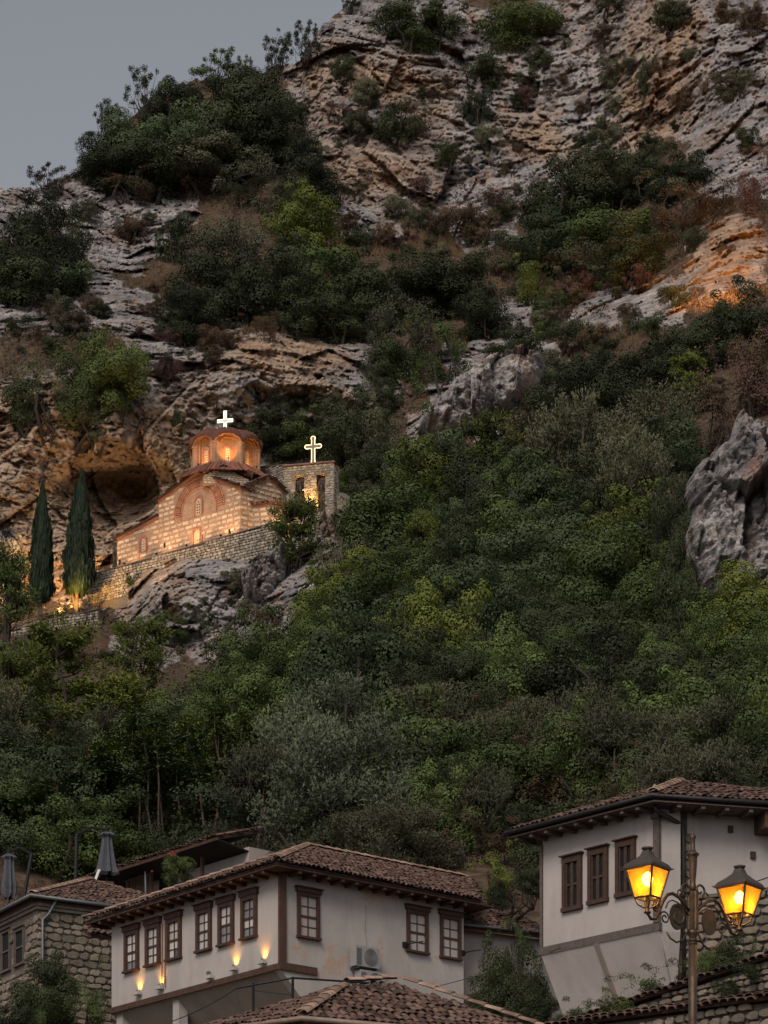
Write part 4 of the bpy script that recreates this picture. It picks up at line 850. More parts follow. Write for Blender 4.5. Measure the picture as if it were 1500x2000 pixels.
# blind arch: recessed tympanum of brick, ring of radial bricks, pierced window
mb = MB(); arch_fill(mb, FL, ua, wa, ra-.45, .004, .03, .3, 22); mb.build('tympanum', M_CBRICK, church)
BRK = meshdata('brick', np.array([(x,y,z) for z in (-.5,.5) for x,y in ((-.5,0),(.5,0),(.5,1),(-.5,1))], float), [(3,2,1,0),(4,5,6,7),(0,1,5,4),(1,2,6,5),(2,3,7,6),(3,0,4,7)], M_BRICKP)
for k in range(44):
    t = math.pi*(k+.5)/44; r = ra-.12
    place('brick', BRK, church, FL.M(ua+r*math.cos(t), wa+r*math.sin(t), .0, base, (.085, .10, .52), math.pi/2-t))
mb = MB(); arch_ring(mb, FL, ua, wa, ra+.2, ra+.3, .0, .085, 0, 24); mb.build('arch_moulding', M_BRICKP, church); mb = MB(); arch_ring(mb, FL, ua, wa, ra-.55, ra-.44, .0, .085, .3, 24); mb.build('arch_moulding', M_BRICKP, church)
def pierced(fc, cu, w0, wd, hgt, root, n=5, rims=2):
    """arched window: stepped brick rims round a pale screen with round holes"""
    o = MB(); arch_fill(o, fc, cu, w0+hgt-wd/2, wd/2, .05, .075, hgt-wd/2, 10); win = o.build('window', M_SCREEN, root)
    o = MB()
    for k in range(rims): arch_ring(o, fc, cu, w0+hgt-wd/2, wd/2+.11*k, wd/2+.11*(k+1), .03, .10+.05*k, hgt-wd/2, 10)
    o.build('surround', M_BRICKP, win)
    for i in range(n):
        for sg in ((-1, 1) if i < n-1 else (0,)):
            c = fc.pt(cu+sg*wd*.22, w0+hgt*(.12+.78*i/(n-.4)), .077); MB().prism([c + fc.U*math.cos(t)*wd*.15 + np.array([0,0,math.sin(t)*wd*.15]) for t in np.linspace(0, 2*math.pi, 8, endpoint=False)], fc.N*.004).build('opening', M_HOLE, win)
pierced(FL, ua, wa-.25, .44, 1.2, church); pierced(FL, wn_u, wn_w-.5, .34, .95, church, 4)
mb = MB(); arch_ring(mb, FL, ni_u, ni_w+.15, .3, .42, .0, .09, .75, 10); arch_ring(mb, FL, ni_u, ni_w+.15, .42, .54, .0, .05, .75, 10); mb.build('niche_frame', M_BRICKP, church)
mb = MB(); arch_fill(mb, FL, ni_u, ni_w+.15, .3, .003, .012, .75, 10); mb.build('niche', simple('niche_plaster', (.5,.36,.22), .9, .3, 5), church)
for px, py in ((234,1098),(322,1065),(449,1038),(392,978)):
    if px == 392: continue
    u, w = FL.u(px), FL.w(px, py); MB().fbox(FL, u-.09, u+.09, w-.17, w+.17, .004, .05).build('putlog_hole', M_HOLE, church)
# gabled roofs: verges over the front, slopes running back
RTV = TV
def slope_roof(P, Q, back, wd=.26):   # eave-verge line P to Q on the front, roof running along 'back'
    P, Q, back = (np.asarray(x, float) for x in (P, Q, back)); S = Q-P; L = np.linalg.norm(S); bl = np.linalg.norm(back)
    o = tile_roof(church, P, back/bl, S/L, [(0,0),(bl,0),(bl,L),(0,L)], .26, .42, 0, bed=.03, name='roof_slope', thick=.10); return o
ov = .28
bk = -FL.N*4.9; f0 = FL.N*ov
slope_roof(FL.pt(-.28, hE-.08, ov), FL.pt(uP, hP+.12, ov), bk); slope_roof(FL.pt(uM+.25, hL-.02, ov), FL.pt(uP, hP+.12, ov), bk)
slope_roof(FL.pt(uW+.3, wingB+.0, ov), FL.pt(uM+.02, wingT+.22, ov), -FL.N*3.8)
bk2 = -FR.N*3.6
slope_roof(FR.pt(.0, hE-.05, ov), FR.pt(2.5, hRP+.10, ov), bk2); slope_roof(FR.pt(uR+.3, hR-.25, ov), FR.pt(2.5, hRP+.10, ov), bk2)
mb = MB()
for k in range(14):
    t = k/13; a = angs[0]+(angs[3]-angs[0])*t; p = ap_c+(AR+.22)*np.array([math.cos(a), math.sin(a), 0])+np.array([0,0,ap_h]); apx_t = ap_c+np.array([0,0,ap_h+.75])
    mb.tube([p, apx_t], [.13,.04], 5)
mb.prism([ap_c+(AR+.2)*np.array([math.cos(a), math.sin(a), 0])+np.array([0,0,ap_h-.06]) for a in angs], (0,0,.07)); mb.build('apse_roof', M_TILEC, church)
# verge moulding under the gable tiles
for p, q in ((FL.pt(-.1,hE-.2,.0), FL.pt(uP,hP-.05,.0)), (FL.pt(uP,hP-.05,.0), FL.pt(uM,hL-.12,.0)), (FL.pt(uM,wingT-.05,0), FL.pt(uW,wingB-.12,0))):
    for k, nn in ((0, .14), (1, .07)):
        z = np.array([0,0,-.1*k]); MB().prism([p+z, q+z, q+z+(0,0,.09), p+z+(0,0,.09)], FL.N*nn).build('cornice', M_BRICKP, church)
for p, q in ((FR.pt(0,hE-.18,0), FR.pt(2.5,hRP-.06,0)), (FR.pt(2.5,hRP-.06,0), FR.pt(uR,hR-.35,0))):
    MB().prism([p, q, q+(0,0,.09), p+(0,0,.09)], FR.N*.13).build('cornice', M_BRICKP, church)
# dome drum: eight arcaded sides
DD_ = 231.6; dc = at(440.5, 925, DD_); dR = 2.62; z0 = dc[2]-.5; zs = at(440, 889, DD_)[2]; th0 = math.radians(-90+7)
drum = []
oc = [th0 + math.radians(22.5+45*k) for k in range(8)]
MB().prism([np.array([dc[0]+(dR-.3)*math.cos(a), dc[1]+(dR-.3)*math.sin(a), z0-1.5]) for a in oc], (0,0,zs-z0+2.3)).build('drum', M_DRUM, church)
for k in range(8):
    a = oc[k]; c = np.array([dc[0]+(dR-.06)*math.cos(a), dc[1]+(dR-.06)*math.sin(a), z0-1.2]); MB().lathe(c, [(0,.2),(zs-z0+1.15,.2),(zs-z0+1.2,.27),(zs-z0+1.3,.27)], 10).build('drum_column', M_DRUM, church)
side = 2*dR*math.sin(math.radians(22.5)); apo = dR*math.cos(math.radians(22.5))
for k in range(8):
    a = th0+math.radians(45*k); nrm = np.array([math.cos(a), math.sin(a), 0]); 
    if nrm[1] > .35: continue
    f = Face((dc[0]+nrm[0]*(apo-.32), dc[1]+nrm[1]*(apo-.32), z0), a+math.pi/2); f.N = nrm; hw = side/2-.16
    mb = MB(); w_ = zs-z0+.02
    arch_ring(mb, f, 0, w_, hw*.80, hw*1.02, 0, .38, 2.2, 16); arch_ring(mb, f, 0, w_-.02, hw*.60, hw*.80, 0, .22, 2.2, 16); mb.build('arcade', M_DRUM, church)
    pierced(f, 0, w_-1.35, .3, 1.05, church, 5, 2)
# scalloped dome roof with raised tile ribs
V = []; nth, nr_ = 192, 12
za = at(440, 849, DD_)[2]
for j in range(nr_+1):
    q = j/nr_
    for i in range(nth):
        t = 2*math.pi*i/nth; ph = ((t-th0+math.radians(22.5)) % math.radians(45))/math.radians(45)*2-1
        ze = zs-.02+.78*math.sqrt(max(0, 1-ph*ph*.97)); r = (dR+.22-.10*ph*ph*0)*math.sin(q*math.pi/2)**.92; zt = ze + (za-ze)*math.cos(q*math.pi/2)**1.15
        V.append((dc[0]+r*math.cos(t), dc[1]+r*math.sin(t), zt+.055*(1 if i % 4 < 2 else 0)*(1 if q > .1 else .3)+.03*(j % 2)))
n0 = len(V); V += [(x, y, z-.16) for x, y, z in V[-nth:]]
Fc = [(j*nth+i, j*nth+(i+1)%nth, (j+1)*nth+(i+1)%nth, (j+1)*nth+i) for j in range(nr_+1) for i in range(nth)]
o = MB().add(V, Fc).build('dome_roof', M_TILEC, church); 
mb = MB()
for k in range(8):        # brick brow along each scallop
    a = th0+math.radians(45*k); pts = []
    for i in range(13):
        ph = -1+2*i/12; t = a+ph*math.radians(22.5); pts.append((dc[0]+(dR+.08)*math.cos(t), dc[1]+(dR+.08)*math.sin(t), zs-.14+.78*math.sqrt(max(0, 1-ph*ph*.97))))
    mb.tube(pts, .11, 5)
mb.build('scalloped_cornice', M_BRICKP, church)
sk = MB(); zq = at(440, 926, DD_)[2]; zb_ = at(440, 950, DD_)[2]; V = [(dc[0]+rr*math.cos(a), dc[1]+rr*math.sin(a), zz) for rr, zz in ((dR+1.15, zb_), (dR+.02, zq)) for a in oc]
sk.add(V, [(i, (i+1)%8, 8+(i+1)%8, 8+i) for i in range(8)]); 
for i in range(8):
    for t in np.linspace(0, 1, 9)[:-1]:
        p_ = np.array(V[i])*(1-t)+np.array(V[(i+1)%8])*t; q_ = np.array(V[8+i])*(1-t)+np.array(V[8+(i+1)%8])*t; sk.tube([p_, q_], .08, 5)
sk.build('crossing_roof', M_TILEC, church)
# small gable of masonry between drum and front roof
gf = Face(FL.pt(uP-.0, hP-.6, -1.3), math.pi-A1); MB().prism([gf.pt(-2.6,.0), gf.pt(-.1,1.6), gf.pt(.9,.9), gf.pt(1.2,0)], -gf.N*.5).build('drum_base', M_CBRICK, church)
gb = Face(at(437, 925, 228.6), B1-.5); mb = MB().prism([gb.pt(-1.5,-.8), gb.pt(1.9,-.9), gb.pt(1.9,-.35), gb.pt(0,.45), gb.pt(-1.5,-.2)], -gb.N*.9).build('drum_base', M_CBRICK, church)
rubble(church, gb, -1.45, 1.85, -.8, .45, (.14,.2), (.2,.4), 0, top=lambda u: np.interp(u, [-1.5,0,1.9], [-.2,.45,-.35]), depth=.04, mat=M_BLOCK)
mass(church, 'tile_row', [(gb.pt(x, z+.07, .05), gb.U*.26, -gb.N*.5, np.array([0,0,.2])) for x, z in [(q, float(np.interp(q, [-1.5,0,1.9], [-.2,.45,-.35]))) for q in np.arange(-1.5, 1.95, .24)]], TV, TF, M_TILEC)

# crosses
M_TUBE = emit('lit_tube_white', (1,.93,.70), 3.2); M_TUBEW = emit('lit_tube_warm', (1,.78,.42), 3.2); M_WHITE = simple('white_paint', (.7,.68,.62), .7, .1, 4)
cb_ = at(440, 846, DD_); sc_ = DD_/F
cr = empty('dome_cross', cb_, 'white cross outlined in lit tube on top of the church dome', 'cross')
def bars(mb, fc, segs, n0, n1):
    for u0, u1, w0, w1 in segs: mb.fbox(fc, u0, u1, w0, w1, n0, n1)
cf = Face(cb_, math.radians(-12)); H_ = 42*sc_
MB().fbox(cf, -.07, .07, -.2, H_, -.04, .04).fbox(cf, -.56, -.072, H_*.52, H_*.52+.15, -.035, .035).fbox(cf, .072, .56, H_*.52, H_*.52+.15, -.035, .035).build('cross_frame', M_WHITE, cr)
ol = [(-.1,0),(-.1,H_*.5),(-.6,H_*.5),(-.6,H_*.5+.21),(-.1,H_*.5+.21),(-.1,H_+.03),(.1,H_+.03),(.1,H_*.5+.21),(.6,H_*.5+.21),(.6,H_*.5),(.1,H_*.5),(.1,0)]
MB().tube([cf.pt(u, w, .06) for u, w in ol], .028, 5).build('lit_tube', M_TUBE, cr)
# ------------------------------------------------------------------ belfry
bl = Face(at(555, 1052, 229.5), math.radians(-13)); BW = bl.u(652); bT = bl.w(600, 908); belfry = empty('belfry', bl.O, 'rubble stone belfry with two arched bell openings beside the church', 'belfry')
ops = [(bl.u(585), bl.w(585, 938), .37, bl.w(585, 985)), (bl.u(626), bl.w(626, 935), .37, bl.w(626, 1000))]
# wall built from piers, sill and spandrels so the openings are real
M_PALE = simple('pale_rubble', (.31,.275,.225), .92, .25, 5, .5, objrand=.45); M_RUB = simple('belfry_rubble_bed', (.24,.21,.17), .95, .3, 5, .5); TH = .75; edges = [0, ops[0][0]-ops[0][2], ops[0][0]+ops[0][2], ops[1][0]-ops[1][2], ops[1][0]+ops[1][2], BW]; mb = MB()
for a, b in ((0,1),(2,3),(4,5)): mb.fbox(bl, edges[a], edges[b], -1.5, bT, -TH, 0)
for cu, ws, r, wb in ops:
    mb.fbox(bl, cu-r, cu+r, -1.5, wb, -TH, 0); pts = arch_pts(cu, ws, r, 12)
    for i in range(12): q = [pts[i], (pts[i][0], bT), (pts[i+1][0], bT), pts[i+1]]; mb.prism([bl.pt(x, y, -TH) for x, y in q], bl.N*TH)
mb.build('wall', M_RUB, belfry)
def bskip(u, w): return False
hl = []
for cu, ws, r, wb in ops: hl.append((cu-r-.04, cu+r+.04, wb, ws+r*.9))
rubble(belfry, bl, 0, BW, -1.4, bT-.05, (.15,.22), (.22,.5), 0, holes=hl, depth=.05, mat=M_PALE)
br_ = Face(bl.pt(BW, 0, 0), math.radians(62)); br_.N = np.array([math.sin(math.radians(62)), -math.cos(math.radians(62)), 0]); rubble(belfry, br_, 0, TH, -1.4, bT-.05, (.15,.22), (.2,.4), 0, depth=.04, mat=M_PALE)
for cu, ws, r, wb in ops:
    for k in range(9):
        t = math.pi*(k+.5)/9; place('voussoir', STM[k], belfry, bl.M(cu+(r+.16)*math.cos(t), ws+(r+.16)*math.sin(t), .01, ORG[belfry], (.15,.07,.3), math.pi/2-t))
MB().fbox(bl, -.12, BW+.12, bT, bT+.07, -TH-.1, .12).build('coping', M_TILEC, belfry); MB().fbox(bl, -.05, BW+.05, bT+.07, bT+.14, -TH-.04, .05).build('cap_course', M_RUB, belfry)
for i, (cu, ws, r, wb) in enumerate(ops):
    c = bl.pt(cu, ws-.42, -TH*.45); e = empty('bell', c, ['dark bronze bell in the left belfry arch', 'dark bronze bell in the lamp lit right belfry arch'][i], 'bell')
    MB().lathe(c, [(-.32,.30),(-.30,.27),(-.15,.2),(.1,.15),(.2,.09),(.24,.03)], 14).build('bell_body', M_BELL, e, True); MB().tube([c+(0,0,.22), c+(0,0,.45)], .03, 6).build('crown_loop', M_BELL, e)
    MB().fbox(bl, cu-r-.1, cu+r+.1, ws-.02, ws+.06, -TH*.45-.05, -TH*.45+.05).build('headstock', M_WOOD, e); MB().tube([c+(0,0,.1), c+(0,0,-.38)], [.015,.035], 6).build('clapper', M_BELL, e)
# belfry cross with flared rounded ends
xb = bl.pt(bl.u(610), bT+.14, -.35); xf = Face(xb, math.radians(-13)); xr = empty('belfry_cross', xb, 'stone cross with rounded ends outlined in warm lit tube on the belfry', 'cross')
s_ = 229/F; H2 = 54*s_; yc = H2*.62
out = [(.15,0),(.11,.25),(.11,yc-.13)] + [(.44+.13*math.cos(t), yc+.02+.15*math.sin(t)) for t in np.linspace(-2.2, 2.2, 8)] + [(.11,yc+.17)] + [(.15*math.cos(t), H2-.16+.16*math.sin(t)) for t in np.linspace(-.6, math.pi+.6, 9)]
half = [(.17,0),(.12,.3),(.12,yc-.12),(.36,yc-.12)] + [(.47+.14*math.cos(t), yc+.02+.15*math.sin(t)) for t in np.linspace(-1.9, 1.9, 7)] + [(.36,yc+.15),(.12,yc+.15),(.12,H2-.28)] + [(.16*math.cos(t), H2-.15+.15*math.sin(t)) for t in np.linspace(-.7, math.pi/2, 5)]
poly_ = half + [(-a, b) for a, b in half[::-1][1:]]
MB().prism([xf.pt(u, w, -.08) for u, w in poly_], xf.N*.16).build('cross_body', M_RUB, xr); MB().tube([xf.pt(u*1.06, w, .1) for u, w in poly_], .026, 5).build('lit_tube', M_TUBEW, xr)
# rubble wall linking church and belfry, wall going right of the belfry
def stonewall(name, label, p0, p1, hts, D0_, D1_, thick=.6, nparts=60, ch=(.16,.26), cl=(.2,.5), cop=True, mat=None):
    """wall whose top runs from pixel p0 to p1, hts metres high"""
    a, b = at(*p0, D0_), at(*p1, D1_); d = b-a; L = math.hypot(d[0], d[1]); f = Face((a[0], a[1], a[2]-hts), math.atan2(d[1], d[0])); sl = d[2]/L; r = empty(name, f.O, label, 'wall')
    MB().prism([f.pt(0,-1.2,-.03), f.pt(L,-1.2+min(0, sl*L),-.03), f.pt(L,hts+sl*L,-.03), f.pt(0,hts,-.03)], -f.N*thick).build('wall_core', M_MORTAR, r)
    rubble(r, f, 0, L, -.4+min(0, sl*L), hts+max(0, sl*L), ch, cl, nparts, top=lambda u: hts+sl*u+.02, depth=.07, mat=mat)
    if cop: MB().prism([f.pt(-.05,hts+.01,.08), f.pt(L+.05,hts+sl*L+.01,.08), f.pt(L+.05,hts+sl*L+.09,.08), f.pt(-.05,hts+.09,.08)], -f.N*(thick+.13)).build('coping', M_MORTAR, r)
    return r, f, L
fo = FL.N*1.5
ta, tb = at(542, 1022, 222.8), at(172, 1128, 233)
rw, rf, rL = stonewall('terrace_wall', 'long pale rubble wall carrying the church terrace', (172,1126), (542,1020), 1.75, 231.6, 221.8, nparts=300, ch=(.15,.26), cl=(.2,.5), mat=M_PALE)
stonewall('linking_wall', 'rubble wall between the church roof and the belfry', (498,914), (562,909), 3.0, 234, 231, nparts=0, ch=(.15,.2), mat=M_PALE)
stonewall('side_wall', 'broken rubble wall stepping down right of the belfry', (655,962), (690,985), 3.5, 229.5, 226, nparts=0, ch=(.15,.24), mat=M_PALE)
stonewall('lower_terrace_wall', 'rubble path wall below the cypresses at the left edge', (-40,1248), (192,1190), 1.8, 226, 222, nparts=120, ch=(.16,.26), mat=M_PALE)
# path ground of the terraces, so that cypresses and church stand on something
for nm, pts in (('terrace', [at(180,1132,232.1), at(548,1026,222.4), at(600,1030,232), at(240,1100,243)]), ('lower_terrace', [at(-60,1256,226.5), at(196,1197,222.8), at(230,1172,240), at(-60,1230,240)])):
    zz = min(p[2] for p in pts[:2]); MB().prism([(p[0], p[1], p[2] if nm == 'lower_terrace' else zz) for p in pts], (0,0,-1.0)).build(nm, simple(nm+'_gravel', (.20,.165,.125), .95, .3, 4, .4))['kind'] = 'structure'
# railing on the lower wall
rr_ = empty('railing', at(0,1240,225), 'thin dark railing along the lower terrace path', 'railing')
rpts = [at(x, 1246-(x+40)*.25-14, 225.6-(x+40)*.017) for x in range(-40, 130, 24)]; MB().tube(rpts, .025, 5).build('rail', M_BLACK, rr_)
for p in rpts: MB().tube([p, p-(0,0,.75)], .022, 5).build('post', M_BLACK, rr_)
# floodlights of the church: on the terrace in front of the facade, at the drum, in the belfry, under the cypress
for i, (u, n_, e, tu, tw, nm) in enumerate(((0.8,1.3,260,1.2,3.0,'near the right corner'),(4.2,1.3,240,4.2,3.6,'under the blind arch'),(7.2,1.3,220,6.8,3.2,'left of the blind arch'),(10.6,1.2,150,10.6,2.2,'before the side wing'))):
    floodlight(FL.pt(u, .1, n_), FL.pt(tu, tw, 0), e*1.0, f'floodlight on the church terrace {nm}', (1,.60,.30), 130, .15, 'church floodlights')
floodlight(FR.pt(2.2, .1, 3.2), FR.pt(2.2, 2.4, 0), 420, 'floodlight on the terrace before the east end', (1,.60,.26), 110, .15, 'church floodlights')
for u, w_, nm in ((2.5,-4.6,'right'),(8.5,-5.2,'left')):  # fill lights added out of sight to even the glow on the facade
    floodlight(FL.pt(u, w_, 9.5), FL.pt(u, 2.2, 0), 1500, f'{nm} hand fill light added on the rocks below the terrace wall', (1,.6,.3), 75, .3, 'added fill lights below the terrace')
for k, e in ((-1, 120), (0, 240), (1, 90)):
    a = th0+math.radians(45*k); nrm = np.array([math.cos(a), math.sin(a), 0]); p = dc+nrm*(apo+.62); p[2] = zs-1.55+(.25 if k == 0 else 0)
    floodlight(p, dc+nrm*(apo-.3)+np.array([0,0,zs-dc[2]-.1]), e, f'small amber lamp at the {["left","middle","right"][k+1]} visible side of the drum', (1,.46,.10), 110, .05, 'drum lamps', sc=.8)
floodlight(bl.pt(ops[1][0]+.22, ops[1][3]+.15, -TH*.45), bl.pt(ops[1][0]-.3, ops[1][1]-.3, -TH*.45), 420, 'amber lamp at the foot of the right belfry arch', (1,.55,.13), 130, .05)
floodlight(bl.pt(ops[0][0]+.75, ops[0][3]-.25, .55), bl.pt(ops[0][0]+.78, ops[0][1]-.4, 0), 420, 'amber lamp before the pier between the belfry arches', (1,.5,.12), 90, .05)
cy = at(150, 1184, 226.6); floodlight(cy+np.array([-.35,-.7,.15]), cy+np.array([0.0,.9,1.0]), 1800, 'amber lamp on the path under the right cypress', (1,.50,.08), 75, .08)
floodlight(at(212, 1135, 231.5), at(230, 960, 243), 4200, 'amber lamp washing the ochre cliff left of the church', (1,.55,.22), 120, .2)
floodlight(at(112, 1194, 230.8), at(110, 980, 240), 4500, 'amber lamp between the cypresses washing the cliff behind', (1,.6,.28), 95, .2)
floodlight(at(20, 1215, 229), at(30, 990, 238), 4500, 'amber lamp at the left edge washing the cliff foot', (1,.6,.28), 95, .2)
floodlight(at(345, 985, 236.5), at(350, 915, 241), 240, 'amber lamp behind the church roof lighting the rock shoulder', (1,.58,.18), 90, .2)
floodlight(at(1398, 590, surf(1398,575)-11)+np.array([0,0,1.5]), at(1420, 470, surf(1420,470)), 22000, 'orange lamp lighting the rock patch high on the right', (1,.38,.07), 60, .3)
# ------------------------------------------------------------------ houses
def plaster(name, col, patch=0.0):
    m, nt, p = newmat(name); g = geo(nt); P = g.outputs['Position']
    c = ramp(nt, noise(nt, 1.2, 6, .65, P), [(.3, tuple(x*.86 for x in col)), (.7, col)])
    c = mixc(nt, ramp(nt, noise(nt, .9, 5, .6, P, (1.5,1.5,.25)), [(.48,(0,0,0)),(.75,(.5,.5,.5))]), c, tuple(x*.55 for x in col))
    if patch:
        k = ramp(nt, noise(nt, .75, 6, .7, P), [(.57,(0,0,0)),(.60,(patch,)*3)]); c = mixc(nt, k, c, (.40,.29,.22))
        k = ramp(nt, noise(nt, 6, 3, .6, P), [(.66,(0,0,0)),(.69,(patch,)*3)]); c = mixc(nt, k, c, (.36,.25,.19))
    nt.links.new(c, p.inputs['Base Color']); p.inputs['Roughness'].default_value = .95
    bump(nt, p, noise(nt, 9, 5, .6, P), .35, .015); return m
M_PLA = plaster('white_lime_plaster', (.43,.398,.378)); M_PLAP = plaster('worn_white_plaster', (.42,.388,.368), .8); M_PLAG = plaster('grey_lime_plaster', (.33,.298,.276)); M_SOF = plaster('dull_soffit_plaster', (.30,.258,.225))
def panemat(name, col, rough=.12):
    m, nt, p = newmat(name); g = geo(nt); oi = N(nt, 'ObjectInfo')
    c = mixc(nt, 1, ramp(nt, noise(nt, 3, 3, .5, g.outputs['Position'], (4,4,.3)), [(.3, tuple(x*.75 for x in col)), (.7, col)]), ramp(nt, oi.outputs['Random'], [(0,(.72,)*3),(1,(1.1,)*3)]), 'MULTIPLY'); nt.links.new(c, p.inputs['Base Color'])
    p.inputs['Roughness'].default_value = rough; p.inputs['Specular IOR Level'].default_value = .6; return m
M_PANE = panemat('curtained_glass', (.58,.555,.52)); M_PANED = panemat('dark_glass', (.10,.105,.115)); M_PANEM = panemat('dim_curtained_glass', (.24,.24,.25))
M_LITP = emit('dim_lit_room_window', (1,.56,.28), .10); M_FRAMEB = simple('red_brown_window_frame', (.062,.034,.026), .65, .3, 10, .2); M_SHUT = simple('shutter_slat', (.055,.036,.027), .8, .3, 8)
UNITBOX = np.array([(x,y,z) for z in (-.5,.5) for x,y in ((-.5,-.5),(.5,-.5),(.5,.5),(-.5,.5))], float); UBF = [(3,2,1,0),(4,5,6,7),(0,1,5,4),(1,2,6,5),(2,3,7,6),(3,0,4,7)]
_ub = {}
def ubox(name, mat):
    if (name, mat.name) not in _ub: _ub[(name, mat.name)] = meshdata(name, UNITBOX, UBF, mat)
    return _ub[(name, mat.name)]
def fpiece(name, mat, fc, u0, u1, w0, w1, n0, n1, parent, root): return place(name, ubox(name, mat), parent, fc.M((u0+u1)/2, (w0+w1)/2, (n0+n1)/2, ORG[root], (abs(u1-u0), abs(n1-n0), abs(w1-w0))))
def sash(root, fc, u0, u1, w0, w1, mat=None, nx=2, ny=4, panes=(), fw=.11, hood=.14, depth=.09):
    """timber framed sash window with a hood; panes lists the glass of each row from the bottom"""
    if u0 > u1: u0, u1 = u1, u0
    mat = mat or M_FRAMEB; m = MB()
    m.fbox(fc, u0, u0+fw, w0, w1, -.06, depth); m.fbox(fc, u1-fw, u1, w0, w1, -.06, depth); m.fbox(fc, u0+fw, u1-fw, w1-fw, w1, -.06, depth-.004); m.fbox(fc, u0-.03, u1+.03, w0-.05, w0+.02, -.05, depth+.05)
    win = m.build('window', mat, root)
    MB().fbox(fc, u0-.06, u1+.06, w1+.003, w1+hood, .0, depth+.03).build('hood', mat, win)
    MB().fbox(fc, u0-.10, u1+.10, w1+hood+.003, w1+hood+.035, .0, depth+.09).build('hood_board', mat, win)
    a, b, c, d = u0+fw, u1-fw, w0+.02, w1-fw; pw, ph = (b-a)/nx, (d-c)/ny; mid = c+(d-c)/2
    bar = MB()
    for i in range(1, nx): bar.fbox(fc, a+pw*i-.014, a+pw*i+.014, c, d, -.02, .035)
    for j in range(1, ny): t = .032 if j*2 == ny else .014; bar.fbox(fc, a, b, c+ph*j-t, c+ph*j+t, -.02, .04 if j*2 == ny else .03)
    bar.build('glazing_bar', mat, win)
    for i in range(nx):
        for j in range(ny):
            g = panes[j] if j < len(panes) else M_PANE
            if isinstance(g, tuple): g = g[i]
            fpiece('pane', g, fc, a+pw*i+.004, a+pw*(i+1)-.004, c+ph*j+.004, c+ph*(j+1)-.004, -.01, .008, win, root)
    return win
def shutter(root, fc, u0, u1, w0, w1, mat=None, fw=.10, n=17, leaves_=2, slatm=None):
    if u0 > u1: u0, u1 = u1, u0
    mat = mat or M_WOODG; m = MB(); m.fbox(fc, u0, u0+fw, w0, w1, 0, .08); m.fbox(fc, u1-fw, u1, w0, w1, 0, .08); m.fbox(fc, u0+fw, u1-fw, w1-fw*1.6, w1, 0, .078); m.fbox(fc, u0-.02, u1+.02, w0-.04, w0+fw*.6, 0, .10)
    win = m.build('shuttered_window', mat, root); MB().fbox(fc, u0-.05, u1+.05, w1+.003, w1+.035, 0, .14).build('hood_board', mat, win); MB().fbox(fc, u0+fw, u1-fw, w0+.05, w1-fw*1.6, .002, .01).build('backing', M_HOLE, win)
    a, b, c, d = u0+fw+.01, u1-fw-.01, w0+fw*.6+.01, w1-fw*1.6-.01; lw = (b-a)/leaves_; m = MB()
    for i in range(leaves_):
        m.fbox(fc, a+lw*i, a+lw*i+.045, c, d, .02, .055); m.fbox(fc, a+lw*(i+1)-.045, a+lw*(i+1), c, d, .02, .055); m.fbox(fc, a+lw*i+.045, a+lw*(i+1)-.045, (c+d)/2-.03, (c+d)/2+.03, .02, .052)
    m.build('shutter_frame', slatm or M_SHUT, win)
    for i in range(leaves_):
        for j in range(n):
            w = c+(d-c)*(j+.5)/n; o = fpiece('slat', slatm or M_SHUT, fc, a+lw*i+.045, a+lw*(i+1)-.045, w-(d-c)/n*.36, w+(d-c)/n*.36, .022, .036, win, root); o.matrix_local = o.matrix_local @ Matrix.Rotation(.28, 4, 'X')
    return win
def rafters(root, fc, u0, u1, wz, over, step=.55, mat=None, hh=.09):
    u = min(u0, u1)
    while u < max(u0, u1): fpiece('rafter', mat or M_WOOD, fc, u-.05, u+.05, wz-hh, wz, -.1, over, root, root); u += step
def gutter(root, pts, r=.07, mat=None): return MB().tube(pts, r, 8).build('gutter', mat or M_METAL, root, True)

# ---- white house in the middle: jettied long front at the left, plain end at the right
aL = math.radians(50.7); base = at(548, 1990, 93.0); HLf = Face(base, math.pi-aL); HRf = Face(base, math.pi/2-aL)
house = empty('white_house', base, 'white plastered Ottoman house with lit jettied front in the middle of the row', 'house')
L1, L2 = HLf.u(218), HRf.u(905); wT = HLf.w(548, 1698); wB = HLf.w(548, 1893); wBt = HLf.w(548, 1881)
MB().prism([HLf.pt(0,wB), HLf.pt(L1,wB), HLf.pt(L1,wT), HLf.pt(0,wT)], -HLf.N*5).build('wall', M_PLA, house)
MB().prism([HRf.pt(.003,wT,.012), HRf.pt(.003,wB,.012), HRf.pt(1.4,wB-1.4,.012), HRf.pt(1.4,-4,.012), HRf.pt(L2,-4,.012), HRf.pt(L2,wT,.012)], -HRf.N*.3).build('end_wall', M_PLAP, house)
fpiece('beam', M_WOOD, HLf, -.07, L1+.03, wB, wBt, -.02, .07, house, house); fpiece('beam', M_WOOD, HRf, -.07, 1.35, wB-.02, wBt+.02, .014, .09, house, house)
fpiece('corner_post', M_WOOD, HRf, -.02, .16, wBt+.02, wT-.12, .004, .09, house, house); fpiece('corner_post', M_WOOD, HLf, -.06, .05, wBt, wT-.12, .003, .06, house, house)
MB().fbox(HRf, -.08, .22, wT-.12, wT-.04, 0, .13).build('post_capital', M_WOOD, house)
